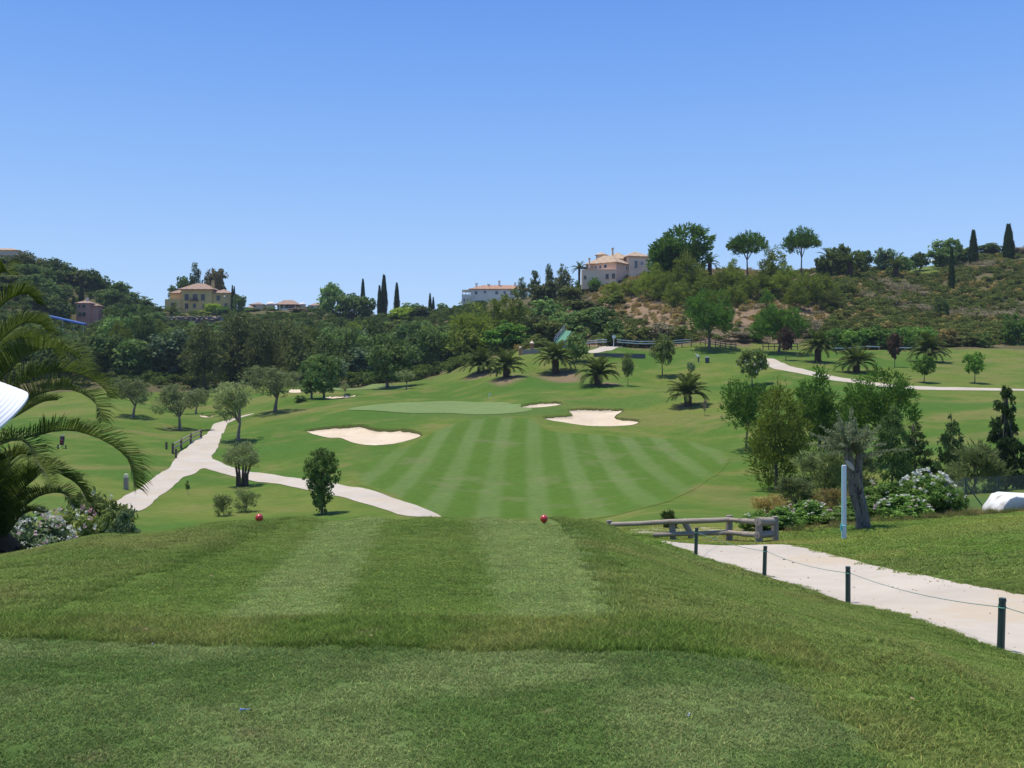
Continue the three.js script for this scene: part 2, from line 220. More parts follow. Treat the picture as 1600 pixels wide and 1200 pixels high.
// ---------------------------------------------------------------- ground colours (what grows where, with the mowing sheen painted in)
const isPath = (x, D) => { for (const p of PATHS) if (p[2](x, D) > 0) return true; return false; };
function grassColor(x, D) {                                       // linear colour of turf at a place, sheen of mown stripes included
  const r = Math.hypot(x, D), n1 = fbm(x * .05 + 3, D * .05, 3), n2 = fbm(x * .35, D * .35 + 9, 3), n3 = noise(x * 3.1, D * 2.3), n4 = noise(x * 11, D * 9);
  let col = mix3([.07, .136, .019], [.128, .168, .032], sstep(.36, .66, n1 * .6 + n2 * .4));       // rough: fresh to sun-dried
  const dry = sstep(.55, .74, fbm(x * .09 + 40, D * .14 - 7, 3)); col = mix3(col, [.18, .162, .058], clamp(dry * .4 + .38 * sstep(.56, .78, n2), 0, .65));
  const lush = sstep(.55, .72, fbm(x * .07 - 20, D * .1 + 31, 3)); col = mix3(col, [.062, .135, .022], lush * .6);
  if (r > 20) {
    const f = sdPoly(FAIRWAY, x, D)[0];
    if (f > 0) {
      const xs = x - .02 * (D - 70) - .6 - .25 * Math.sin(D * .05) + .1 * noise(x, D * .5), s = .5 + .5 * Math.sin(xs / 3.1 * 2 * Math.PI - .88), k = sstep(.25, .9, s) * (.45 + .75 * fbm(x * .16 + 7, D * .07, 2));  // pale stripes: light off blades mown to lean, painted into the colour
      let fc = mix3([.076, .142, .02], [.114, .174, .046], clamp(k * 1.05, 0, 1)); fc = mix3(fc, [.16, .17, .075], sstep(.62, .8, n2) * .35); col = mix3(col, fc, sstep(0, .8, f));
    }
    const g = Math.max(sdPoly(GREEN, x, D)[0], sdPoly(GREEN2, x, D)[0]);
    if (g > 0) col = mix3([.148, .215, .07], [.172, .235, .086], n2);
    for (const P of BUNKERS) { const s = sdPoly(P, x, D)[0]; if (s > 0) col = [.075, .085, .025]; }
    const pm = fbm(x * .2 + 11, D * .2);
    for (const [bx, bD, br] of BARE) { const d = Math.hypot(x - bx, (D - bD) * .7); if (d < br) col = mix3(col, [.2, .15, .085], sstep(br, br * .3, d) * sstep(.3, .6, pm)); }
  } else {
    const t1 = tline(x, D), t2 = cut2(x, D), inT2 = sdPoly(TEE2, x, D)[0];
    const blot = fbm(x * 1.1 + 5, D * 1.4, 4);
    if (t1 < 0 && x < 1.85 - .05 * D) col = mix3([.066, .118, .026], [.112, .162, .05], sstep(.33, .68, blot));
    else if (inT2 > -.02) {
      const xs = x + .075 * (D - 7), k = Math.max(sstep(-2.15, -2.0, xs) * (1 - sstep(-1.3, -1.2, xs)), sstep(-.12, .02, xs));  // tee stripes, how the rolled blades catch light, put in as lighter green
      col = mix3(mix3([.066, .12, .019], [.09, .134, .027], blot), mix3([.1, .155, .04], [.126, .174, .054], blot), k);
    } else if (t2 < 0 && t1 >= 0 && x < 2) col = mix3([.076, .13, .021], [.112, .148, .034], sstep(.45, .75, blot));
    else { const br = sstep(.5, .72, fbm(x * .7 + 21, D * .9 + 2, 3)); col = mix3([.068, .122, .02], [.104, .144, .034], blot); col = mix3(col, [.165, .142, .055], br * .2); }
  }
  if (r < 15) for (const [bx, bD, br] of DIVOTS) { const d = Math.hypot((x - bx) * .8, D - bD) + (n4 - .5) * .03; if (d < br) col = mix3(col, [.15, .135, .065], .6 * sstep(br, br * .2, d)); }
  const m = (.86 + .18 * n3 + .1 * n4) * .95; return [col[0] * m * 1.01, col[1] * m * .99, col[2] * m];
}
const DIVOTS = [[148, 1186, .07], [400, 1080, .05], [855, 1112, .06], [40, 1075, .05], [390, 1145, .05], [230, 990, .06], [1445, 1010, .12], [575, 993, .06], [1240, 922, .1], [700, 1065, .04], [1090, 1180, .05], [1010, 1080, .04], [560, 880, .05], [980, 995, .09]].map(([a, b, r]) => [...hit(a, b), r]);
const BARE = [[751, 584], [791, 592], [868, 588], [945, 600], [1075, 634], [1280, 567], [1340, 582], [1035, 590], [880, 592]].map(([a, b], i) => { const [x, D] = hit(a, b); return [x, D, [4, 4, 5, 3.5, 2, 2.5, 2.5, 1.2, 5][i]]; });
function hillColor(x, D) {
  const r = Math.hypot(x, D), n1 = fbm(x * .05, D * .05, 4), n2 = fbm(x * .4, D * .4, 3), px = x / D * F + 800;
  let soil = mix3([.17, .115, .07], [.26, .185, .115], n2); soil = mix3(soil, [.1, .085, .05], sstep(.5, .7, n1) * .7);
  const green = mix3([.07, .075, .03], [.11, .1, .045], n2); let k = sstep(1290, 1420, px + (n1 - .5) * 200) * .8 + (1 - sstep(820, 960, px + (n1 - .5) * 160)) * .85;
  let col = mix3(soil, green, clamp(k, 0, 1));
  if (px > 1410 && px < 1475 && D > 292 && D < 345) col = [.12, .16, .035];
  const m = .8 + .4 * noise(x * 1.1, D * 1.1); return [col[0] * m, col[1] * m, col[2] * m];
}
const woodEdge = (x, D) => { const px = x / D * F + 800; return D - (px < 700 ? 196 + 10 * Math.sin(px * .02) : px < 1000 ? lerp(196, 187, (px - 700) / 300) : px < 1300 ? 188 : 182); };
const turf = (x, D) => { const k = sstep(-3, 4, woodEdge(x, D) + (noise(x * .3, D * .3) - .5) * 10); return k <= 0 ? grassColor(x, D) : k >= 1 ? hillColor(x, D) : mix3(grassColor(x, D), hillColor(x, D), k); };
const mapNear = dataTex(1024, 1400, (i, j) => grassColor(-14 + i / 1024 * 28, 1 + j / 1400 * 43), true, false);
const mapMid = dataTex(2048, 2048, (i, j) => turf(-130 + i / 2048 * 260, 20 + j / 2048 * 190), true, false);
const mapFar = dataTex(1024, 1024, (i, j) => hillColor(-300 + i / 1024 * 600, 150 + j / 1024 * 350), true, false);
const turfBump = tileTex(512, [.5, .5, .5], 1.6, false, [32, 96, 200]);
const turfMat = map => new THREE.MeshPhysicalMaterial({ map, roughness: 1, specularIntensity: .15 }), matNear = turfMat(mapNear), matMid = turfMat(mapMid), matFar = turfMat(mapFar);
const uvNear = (x, D) => [(x + 14) / 28, (D - 1) / 43], uvMid = (x, D) => [(x + 130) / 260, (D - 20) / 190], uvFar = (x, D) => [(x + 300) / 600, (D - 150) / 350];
const ringAt = r => { let i = 0; while (RR[i] < r) i++; return i; };
const iA = ringAt(30), iB = ringAt(206);
function band(i0, i1, uvf) {
  const pos = [], uv = [], idx = [];
  for (let i = i0; i <= i1; i++) for (let k = 0; k < NT; k++) { const x = RR[i] * Math.sin(TH[k]), D = RR[i] * Math.cos(TH[k]); pos.push(x, GY[i * NT + k], -D); const [u, v] = uvf(x, D); uv.push(clamp(u, .001, .999), clamp(v, .001, .999)); }
  for (let i = 0; i < i1 - i0; i++) for (let k = 0; k < NT; k++) { const k2 = (k + 1) % NT, a = i * NT + k, b = i * NT + k2, c2 = a + NT, d = b + NT; idx.push(a, b, c2, b, d, c2); }
  if (!i0) { const cI = pos.length / 3; pos.push(0, 0, 0); uv.push(.5, .01); for (let k = 0; k < NT; k++) idx.push(cI, (k + 1) % NT, k); }
  const g = new THREE.BufferGeometry(); g.setAttribute('position', new THREE.Float32BufferAttribute(pos, 3)); g.setAttribute('uv', new THREE.Float32BufferAttribute(uv, 2)); g.setIndex(idx); g.computeVertexNormals(); return g;
}
tag(obj('tee_ground', band(0, iA, uvNear), matNear), 'green turf of the raised tee ground in the foreground', 'ground', null, 'structure');
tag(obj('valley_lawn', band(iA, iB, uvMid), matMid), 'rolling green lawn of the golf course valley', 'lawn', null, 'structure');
tag(obj('hillside', band(iB, NR - 1, uvFar), matFar), 'dry brown and wooded hillside behind the course', 'hill', null, 'structure');
// sheets cut out of the terrain's own triangles where sd > 0
function sheet(sd, off, uvf, d0, d1, t0 = -.63, t1 = .63) {
  const pos = [], uv = [], i0 = Math.max(1, ringAt(d0) - 1), i1 = Math.min(NR - 2, ringAt(d1) + 1), k0 = Math.max(0, Math.floor((t0 + .64) / .0021)), k1 = Math.min(NT - 65, Math.ceil((t1 + .64) / .0021)), w = k1 - k0 + 1, S = new Float32Array((i1 - i0 + 1) * w);
  for (let i = i0; i <= i1; i++) for (let k = k0; k <= k1; k++) S[(i - i0) * w + k - k0] = sd(RR[i] * Math.sin(TH[k]), RR[i] * Math.cos(TH[k]));
  const vert = (i, k) => { const x = RR[i] * Math.sin(TH[k]), D = RR[i] * Math.cos(TH[k]); return [x, GY[i * NT + k] + off + D * .00012, -D, S[(i - i0) * w + k - k0]]; };
  const out = p => { pos.push(p[0], p[1], p[2]); const q = uvf(p[0], -p[2]); uv.push(q[0], q[1]); };
  const cut = (a, b) => { const t = a[3] / (a[3] - b[3]); return [lerp(a[0], b[0], t), lerp(a[1], b[1], t), lerp(a[2], b[2], t), 0]; };
  const tri = (a, b, c2) => { const T = [a, b, c2], P = []; for (let e = 0; e < 3; e++) { const p = T[e], q = T[(e + 1) % 3]; if (p[3] > 0) P.push(p); if ((p[3] > 0) !== (q[3] > 0)) P.push(cut(p, q)); } for (let e = 1; e < P.length - 1; e++) { out(P[0]); out(P[e]); out(P[e + 1]); } };
  for (let i = i0; i < i1; i++) for (let k = k0; k < k1; k++) { const o = (i - i0) * w + k - k0; if (S[o] <= 0 && S[o + 1] <= 0 && S[o + w] <= 0 && S[o + w + 1] <= 0) continue; const a = vert(i, k), b = vert(i, k + 1), c2 = vert(i + 1, k), d = vert(i + 1, k + 1); tri(a, b, c2); tri(b, d, c2); }
  let g = new THREE.BufferGeometry(); g.setAttribute('position', new THREE.Float32BufferAttribute(pos, 3)); g.setAttribute('uv', new THREE.Float32BufferAttribute(uv, 2)); g = mergeVertices(g, 1e-4); g.computeVertexNormals(); return g;
}
tag(obj('tee_box', sheet((x, D) => sdPoly(TEE2, x, D)[0], .004, uvNear, 6.8, 14.6), matNear), 'closely mown striped tee with two red markers', 'tee', null, 'structure');
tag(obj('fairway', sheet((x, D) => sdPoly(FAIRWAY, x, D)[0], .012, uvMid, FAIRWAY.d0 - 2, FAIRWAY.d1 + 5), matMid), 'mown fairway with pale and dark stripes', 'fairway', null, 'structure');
tag(obj('putting_green', sheet((x, D) => sdPoly(GREEN, x, D)[0], .03, uvMid, GREEN.d0 - 2, GREEN.d1 + 4), matMid), 'smooth pale putting green behind the left bunker', 'green', null, 'structure');
tag(obj('putting_green', sheet((x, D) => sdPoly(GREEN2, x, D)[0], .03, uvMid, GREEN2.d0 - 2, GREEN2.d1 + 8), matMid), 'distant pale putting green by the woodland edge', 'green', null, 'structure');
const sandMap = dataTex(512, 512, (i, j) => { const n = tileNoise(i / 512 * 6, j / 512 * 6, 6) * .45 + tileNoise(i / 512 * 40, j / 512 * 40, 40) * .3 + tileNoise(i / 512 * 160, j / 512 * 160, 160) * .25; return mix3([.52, .41, .275], [.68, .57, .42], n); });
const sandMat = new THREE.MeshStandardMaterial({ map: sandMap, roughness: 1, bumpMap: tileTex(512, [.5, .5, .5], 1.5, false, [8, 32, 100]), bumpScale: .1 });
['pale sand bunker left of the fairway, below the green', 'large pale sand bunker right of the fairway, with two arms', 'narrow sand bunker at the right end of the green', 'far sliver of sand bunker beside two leafy trees', 'tiny far sand bunker left of the cart path', 'tiny far sand patch behind the olive trees'].forEach((l, k) => {
  const P = BUNKERS[k]; tag(obj('sand_bunker', sheet((x, D) => sdPoly(P, x, D)[0] - .14 + (noise(x * 1.1, D * 1.1) - .5) * .1, .01, (x, D) => [x / 9, D / 9], P.d0 - 2, P.d1 + 4, Math.atan2(P.x0, P.d1) - .05, Math.atan2(P.x1, P.d1) + .05), sandMat), l, 'bunker', null, 'structure');
});
const pathMap = dataTex(1024, 1024, (i, j) => { const u = i / 1024, v = j / 1024, n = tileNoise(u * 5, v * 5, 5) * .5 + tileNoise(u * 24, v * 24, 24) * .3 + tileNoise(u * 300, v * 300, 300) * .2, dirt = sstep(.5, .78, tileNoise(u * 7 + 3, v * 4, 7) * .7 + tileNoise(u * 60, v * 60, 60) * .3); return mix3(mix3([.4, .345, .275], [.53, .465, .375], n), [.47, .385, .27], dirt * .85); });
const pathMat = new THREE.MeshStandardMaterial({ map: pathMap, roughness: .95, bumpMap: tileTex(256, [.5, .5, .5], 1.5, false, [16, 64, 128]), bumpScale: .006 });
const PR = [[2.5, 25], [55, 215], [110, 175], [160, 215], [24, 36]];
PATHS.forEach(([n, l, f], k) => tag(obj(n, sheet(f, [.004, .02, .02, .03, .01][k], (x, D) => [x / 7, D / 7], PR[k][0], PR[k][1], k === 1 ? -.6 : 0), pathMat), l, 'path', null, 'structure'));

// ---------------------------------------------------------------- turf blades near the camera (nobody could count them)
const bladeMat = new THREE.MeshPhysicalMaterial({ roughness: .8, specularIntensity: .25, transmission: .35, thickness: 0, vertexColors: true });
function bladePatch(seed, size, n, h, wid, lean) {
  const R = RNG(seed), pos = [], col = [];
  for (let k = 0; k < n; k++) {
    const x = (R() - .5) * size, z = (R() - .5) * size, a = R() * 6.283, hh = h * (.45 + .75 * R()), l = lean * (.3 + R()), la = R() * 6.283, w = wid * (.6 + .7 * R());
    const tx = x + Math.cos(la) * l * hh, tz = z + Math.sin(la) * l * hh, dx = Math.cos(a) * w, dz = Math.sin(a) * w, mx = x + Math.cos(la) * l * hh * .35, mz = z + Math.sin(la) * l * hh * .35, my = hh * .55;
    pos.push(x - dx, -.004, z - dz, x + dx, -.004, z + dz, mx + dx * .8, my, mz + dz * .8, x - dx, -.004, z - dz, mx + dx * .8, my, mz + dz * .8, mx - dx * .8, my, mz - dz * .8, mx - dx * .8, my, mz - dz * .8, mx + dx * .8, my, mz + dz * .8, tx, hh, tz);
    const v = .5 + 1.0 * R(), y = R() < .14 ? 1 : R() * .25, c2 = [v * (1 + .75 * y), v * (1 + .18 * y), v * (1 + .4 * y)];
    for (let q = 0; q < 9; q++) col.push(...c2);
  }
  const g = new THREE.BufferGeometry(); g.setAttribute('position', new THREE.Float32BufferAttribute(pos, 3)); g.setAttribute('color', new THREE.Float32BufferAttribute(col, 3)); g.computeVertexNormals(); return g;
}
const nearSd = PATHS[0][2];
function lay(name, label, geos, spacing, where, colorK, seed, d0, d1, tmax, scl = 1) {
  const R = RNG(seed), M = geos.map(() => [[], []]), q = new THREE.Quaternion(), up = V(0, 1, 0);
  for (let D = d0; D < d1; D += spacing) for (let x = -D * tmax; x < D * tmax; x += spacing) {
    const xx = x + (R() - .5) * spacing, dd = D + (R() - .5) * spacing, s = where(xx, dd); R(); if (!s) continue;
    const e = .15, nx = -(groundY(xx + e, dd) - groundY(xx - e, dd)) / (2 * e), nz = (groundY(xx, dd + e) - groundY(xx, dd - e)) / (2 * e), n = V(nx, 1, nz).normalize();
    q.setFromUnitVectors(up, n).multiply(new THREE.Quaternion().setFromAxisAngle(up, R() * 6.283));
    const k = Math.floor(R() * geos.length), sc = scl * (typeof s === 'number' ? s : 1) * (.85 + .3 * R());
    M[k][0].push(new THREE.Matrix4().compose(onG(xx, dd, .001), q.clone(), V(scl, sc, scl))); const c2 = grassColor(xx, dd), f = colorK * (.9 + .2 * R()); M[k][1].push(lin(c2[0] * f, c2[1] * f, c2[2] * f));
  }
  geos.forEach((g, k) => { const im = new THREE.InstancedMesh(g, bladeMat, M[k][0].length); M[k][0].forEach((m, i) => { im.setMatrixAt(i, m); im.setColorAt(i, M[k][1][i]); }); im.name = numbered(name); shadowed(im); scene.add(im); tag(im, label, 'grass', null, 'stuff'); });
}
const onTee = (x, D) => tline(x, D) < 0 && x < 1.85 - .05 * D ? 1 : 0, onTee2 = (x, D) => sdPoly(TEE2, x, D)[0] > .02 ? 1 : 0;
const onStrip = (x, D) => { const a = tline(x, D), b = cut2(x, D); return a > 0 && b < .04 && x < 1.95 ? 1.1 : 0; };
const mown = [1, 2, 3].map(s => bladePatch(s, .17, 430, .0125, .0018, 2.0)), mid = [4, 5, 6].map(s => bladePatch(s, .2, 420, .021, .002, 1.8)), tall = [7, 8].map(s => bladePatch(s, .15, 300, .034, .002, 1.2)), coarse = [9, 10].map(s => bladePatch(s, .42, 300, .034, .006, 1.9));
lay('turf_blades', 'short mown grass blades of the foreground tee', mown, .115, onTee, 2.15, 11, 2.4, 6.8, .95);
lay('turf_blades', 'short mown grass blades of the striped tee', mown, .15, (x, D) => onTee2(x, D), 2.3, 12, 7, 14.4, .56, 1.25);
lay('turf_blades', 'longer tufted grass of the strip between the tees', tall, .085, onStrip, 2.15, 13, 5.7, 7.3, .9);
lay('turf_blades', 'longer rough grass on the shoulders of the tee', mid, .15, (x, D) => !onTee(x, D) && !onTee2(x, D) && !onStrip(x, D) && nearSd(x, D) < -.02 ? (nearSd(x, D) > -.3 || (D > 7 && sdPoly(TEE2, x, D)[0] > -.22) ? 1.6 : 1) : 0, 2.3, 14, 2.6, 15.2, .78);
const straw = [21, 22].map(s => bladePatch(s, .12, 26, .05, .0016, 1.3));
lay('turf_blades', 'scattered longer blades and weeds standing above the tees', straw, .33, (x, D) => noise(x * 1.7 + 3, D * 1.7) > .56 && nearSd(x, D) < -.05 ? .5 + noise(x * 5, D * 5) * .8 : 0, 2.7, 16, 3.4, 14.5, .6);
lay('turf_blades', 'rough grass on the mound beyond the path', coarse, .3, (x, D) => nearSd(x, D) < -.03 && (x > 1.2 || x < -4) ? 1 : 0, 2.15, 15, 15.2, 31, .58);
// ---------------------------------------------------------------- vegetation
const leafMat = new THREE.MeshPhysicalMaterial({ vertexColors: true, roughness: .85, specularIntensity: .2, transmission: .4, thickness: 0, side: THREE.DoubleSide });
const barkMap = tileTex(256, [.14, .11, .085], 1.4, true, [8, 32, 64]);
const barkMat = new THREE.MeshStandardMaterial({ map: barkMap, roughness: 1 }), barkDark = new THREE.MeshStandardMaterial({ map: barkMap, color: lin(.55, .5, .48), roughness: 1 }), barkGrey = new THREE.MeshStandardMaterial({ map: barkMap, color: lin(1.6, 1.6, 1.6), roughness: 1 });
const PAL = {
  aleppo: [[.062, .088, .016], [.14, .165, .034]], pine: [[.03, .07, .014], [.085, .15, .028]], oak: [[.028, .05, .017], [.085, .118, .04]], casu: [[.04, .052, .023], [.1, .108, .048]], olive: [[.075, .095, .05], [.175, .195, .12]],
  cypress: [[.016, .034, .014], [.045, .07, .028]], pepper: [[.045, .085, .03], [.115, .165, .062]], plum: [[.035, .022, .022], [.075, .045, .042]], grey: [[.11, .095, .085], [.2, .175, .16]], dry: [[.12, .095, .045], [.22, .175, .09]], scrub: [[.045, .06, .02], [.105, .12, .04]],
  lime: [[.08, .12, .015], [.19, .23, .035]], bluegreen: [[.04, .065, .045], [.1, .135, .095]], young: [[.06, .085, .03], [.15, .17, .07]], oleander: [[.035, .075, .02], [.1, .16, .045]], euca: [[.05, .055, .03], [.13, .1, .06]], feather: [[.06, .08, .04], [.13, .15, .085]], hedge: [[.03, .07, .016], [.09, .15, .035]],
};
const sph = R => { const u = R() * 2 - 1, a = R() * 6.2832, s = Math.sqrt(1 - u * u); return V(s * Math.cos(a), u, s * Math.sin(a)); };
// leaves on clumps spread through and over a set of lobes [x, y, z, rx, ry, rz]
function leaves(seed, lobes, o) {
  const R = RNG(seed), pos = [], col = [], { n = 1400, size = .05, clumps = 60, rc = .1, pal, asp = .5, needle = 0, fill = .35, droop = 0, flat = 0, lift = 1 } = o;
  const wts = lobes.map(l => l[3] * l[5] + l[4] * l[3]), tot = wts.reduce((a, b) => a + b, 0), per = Math.max(1, Math.round(n / clumps));
  const up = V(0, 1, 0);
  for (let k = 0; k < clumps; k++) {
    let t = R() * tot, li = 0; while (li < lobes.length - 1 && (t -= wts[li]) > 0) li++;
    const L = lobes[li], d = sph(R); if (flat && d.y < -flat) d.y *= -.3; const rad = R() < fill ? Math.cbrt(R()) * .85 : .86 + .22 * R();
    const cx = L[0] + d.x * L[3] * rad, cy = L[1] + d.y * L[4] * rad, cz = L[2] + d.z * L[5] * rad, ct = R(), crk = rc * (.6 + .8 * R());
    for (let q = 0; q < per; q++) {
      const e = sph(R), rr = Math.cbrt(R()) * crk, px = cx + e.x * rr, py = Math.max(.005, cy + e.y * rr * .8), pz = cz + e.z * rr, s = size * (.55 + .9 * R());
      let axis, nrm;
      if (needle) { axis = V(d.x * .8 + e.x * .7, .35 + e.y * .6 - droop, d.z * .8 + e.z * .7).add(sph(R).multiplyScalar(.45)).normalize(); nrm = sph(R).cross(axis).normalize(); }
      else { nrm = V(d.x * .5 + e.x * .5, .45 + e.y * .4, d.z * .5 + e.z * .5).add(sph(R).multiplyScalar(.8)).normalize(); axis = sph(R); axis.y -= droop; axis.cross(nrm).normalize(); }
      const side = axis.clone().cross(nrm).normalize().multiplyScalar(s * asp * .5), a2 = axis.multiplyScalar(s * .5);
      const A = [px - a2.x, py - a2.y, pz - a2.z], B = [px + a2.x, py + a2.y, pz + a2.z], C = [px + side.x + nrm.x * s * .1, py + side.y + nrm.y * s * .1, pz + side.z + nrm.z * s * .1], E = [px - side.x + nrm.x * s * .1, py - side.y + nrm.y * s * .1, pz - side.z + nrm.z * s * .1];
      pos.push(...A, ...C, ...B, ...A, ...B, ...E);
      const c0 = mix3(pal[0], pal[1], clamp(ct * .55 + R() * .6 - .08, 0, 1)), c2 = [c0[0] * 2.25 * lift, c0[1] * 2.25 * lift, c0[2] * 1.5 * lift]; for (let z = 0; z < 6; z++) col.push(...c2);
    }
  }
  const g = new THREE.BufferGeometry(); g.setAttribute('position', new THREE.Float32BufferAttribute(pos, 3)); g.setAttribute('color', new THREE.Float32BufferAttribute(col, 3)); g.computeVertexNormals(); return g;
}
function limbs(seed, trunkTop, r0, lobes, bend = .04, r1 = .5) {
  const R = RNG(seed + 99), pts = [V(0, -.03, 0)], rad = [r0 * 1.35]; const bx = (R() - .5) * bend * 2, bz = (R() - .5) * bend * 2;
  for (let k = 1; k <= 4; k++) { pts.push(V(bx * k / 4 * (k / 4), trunkTop * k / 4, bz * k / 4 * (k / 4))); rad.push(r0 * lerp(1, r1, k / 4)); }
  const gs = [tube(pts, rad, 7)], top = pts[4];
  for (const L of lobes) { const m = V(lerp(top.x, L[0], .45) + (R() - .5) * .03, lerp(top.y, L[1], .55), lerp(top.z, L[2], .45)); gs.push(tube([top.clone().addScaledVector(V(0, 1, 0), -.02), m, V(L[0], L[1], L[2])], [r0 * r1 * .9, r0 * .4, r0 * .14], 5, false)); }
  return mergeGeometries(gs);
}
const blob = (R, n, y0, y1, rx, rr) => { const a = []; for (let k = 0; k < n; k++) { const an = R() * 6.28, q = Math.sqrt(R()) * rx; a.push([Math.cos(an) * q, lerp(y0, y1, R()), Math.sin(an) * q, rr * (.75 + .5 * R()), rr * (.6 + .4 * R()), rr * (.75 + .5 * R())]); } return a; };
const SHAPES = {
  round: (R) => ({ lobes: [[0, .63, 0, .44, .33, .44], ...blob(R, 6, .5, .8, .26, .2)], trunk: [.34, .03], o: { needle: 1, asp: .22, clumps: 90, rc: .1, flat: .55 } }),
  ball: (R) => ({ lobes: [[0, .58, 0, .46, .38, .46], ...blob(R, 9, .42, .76, .3, .19)], trunk: [.3, .028], o: { needle: 1, asp: .26, clumps: 150, rc: .085, fill: .25, flat: .7 } }),
  umbrella: (R) => ({ lobes: [[0, .69, 0, .46, .24, .46], [0, .78, 0, .36, .2, .36], ...blob(R, 8, .6, .82, .3, .16)], trunk: [.5, .026], o: { needle: 1, asp: .28, clumps: 150, rc: .08, flat: .2, fill: .25 } }),
  aleppo: (R) => ({ lobes: [[0, .32, 0, .42, .26, .42], [.05, .52, .03, .34, .24, .34], [-.04, .7, 0, .24, .2, .24], [0, .87, 0, .12, .12, .12], ...blob(R, 4, .25, .6, .26, .18)], trunk: [.4, .028], o: { needle: 1, asp: .25, clumps: 90, rc: .1 } }),
  lean: (R) => ({ lobes: [[.12, .72, 0, .36, .22, .36], [-.15, .5, 0, .3, .2, .3], [-.25, .3, .05, .22, .18, .22], [.2, .52, 0, .24, .18, .24], ...blob(R, 5, .4, .8, .25, .16)], trunk: [.45, .035], o: { needle: 1, asp: .32, clumps: 170, rc: .09, fill: .25 } }),
  oak: (R) => ({ lobes: [[0, .5, 0, .34, .34, .34], ...blob(R, 8, .3, .8, .28, .22)], trunk: [.3, .03], o: { clumps: 90, rc: .1, asp: .6 } }),
  tall: (R) => ({ lobes: [[0, .28, 0, .36, .22, .36], [.04, .48, .03, .33, .2, .33], [-.05, .66, 0, .26, .18, .26], [.03, .82, 0, .18, .13, .18], [0, .93, 0, .08, .08, .08], ...blob(R, 4, .3, .7, .25, .14)], trunk: [.4, .024], o: { clumps: 90, rc: .1, asp: .3, needle: 1, droop: .7 } }),
  olive: (R) => ({ lobes: blob(R, 8, .5, .82, .32, .2), trunk: [.3, .035], o: { clumps: 80, rc: .1, asp: .28 } }),
  cypress: (R) => ({ lobes: [[0, .1, 0, .36, .1, .36], [0, .22, 0, .42, .14, .42], [0, .36, 0, .44, .16, .44], [0, .52, 0, .38, .16, .38], [0, .67, 0, .3, .15, .3], [0, .8, 0, .2, .12, .2], [0, .92, 0, .1, .1, .1]], trunk: [.2, .06], o: { clumps: 170, rc: .06, asp: .3, needle: 1, fill: .3 } }),
  young: (R) => ({ lobes: [[0, .62, 0, .38, .3, .38], ...blob(R, 5, .45, .85, .2, .16)], trunk: [.45, .02], o: { clumps: 70, rc: .1, asp: .55 } }),
  pear: (R) => ({ lobes: [[0, .66, 0, .4, .28, .4], [.02, .42, 0, .3, .2, .3], [0, .24, .02, .18, .14, .18], [0, .12, 0, .1, .08, .1], ...blob(R, 6, .5, .85, .24, .16)], trunk: [.3, .03], o: { clumps: 110, rc: .08, asp: .6 } }),
  conifer: (R) => ({ lobes: Array.from({ length: 16 }, (_, k) => { const y = .1 + k * .055, a = k * 2.4, w = .38 * (1 - y) + .04; return [Math.cos(a) * w * .6, y, Math.sin(a) * w * .6, w * .75, .035, w * .75]; }), trunk: [.9, .025], o: { clumps: 90, rc: .06, asp: .3, needle: 1, droop: .5 } }),
  shrub: (R) => ({ lobes: [[0, .3, 0, .42, .4, .42], ...blob(R, 7, .2, .72, .3, .2)], trunk: [.15, .03], o: { clumps: 80, rc: .1, asp: .45 } }),
  spray: (R) => ({ lobes: [[0, .4, 0, .36, .45, .36], ...blob(R, 5, .3, .8, .3, .16)], trunk: [.15, .02], o: { clumps: 70, rc: .12, asp: .12, needle: 1, droop: -.5 } }),
};
function spire(seed, pal, n) { const R = RNG(seed), pos = [], col = [], core = new THREE.LatheGeometry([[.3, .02], [.36, .2], [.38, .35], [.33, .55], [.22, .75], [.1, .9], [.01, .97]].map(([a, b]) => new THREE.Vector2(a * (.85 + .15 * R()), b)), 10).toNonIndexed(), cp = core.getAttribute('position'); for (let i = 0; i < cp.count; i++) { pos.push(cp.getX(i), cp.getY(i), cp.getZ(i)); col.push(pal[0][0] * 1.6, pal[0][1] * 1.6, pal[0][2] * 1.3); }
  for (let k = 0; k < n; k++) { const y = Math.pow(R(), .8) * .97, a = R() * 6.283, rr = (y < .3 ? lerp(.36, .45, y / .3) : .45 * Math.pow(1 - (y - .3) / .7, .75)) * (.86 + .2 * R() + .1 * Math.sin(a * 3 + y * 20)), p = V(Math.cos(a) * rr, y, Math.sin(a) * rr), ax = V(Math.cos(a) * .12, .03 + .02 * R(), Math.sin(a) * .12).add(sph(R).multiplyScalar(.02)), sd = V(-Math.sin(a), 0, Math.cos(a)).multiplyScalar(.06 + .04 * R()), c0 = mix3(pal[0], pal[1], R()); const q = [p.clone().sub(sd), p.clone().add(sd), p.clone().add(ax)]; for (const v of q) { pos.push(v.x, v.y, v.z); col.push(c0[0] * 2, c0[1] * 2, c0[2] * 1.4); } }
  const g = new THREE.BufferGeometry(); g.setAttribute('position', new THREE.Float32BufferAttribute(pos, 3)); g.setAttribute('color', new THREE.Float32BufferAttribute(col, 3)); g.computeVertexNormals(); return g; }
const protoCache = new Map();
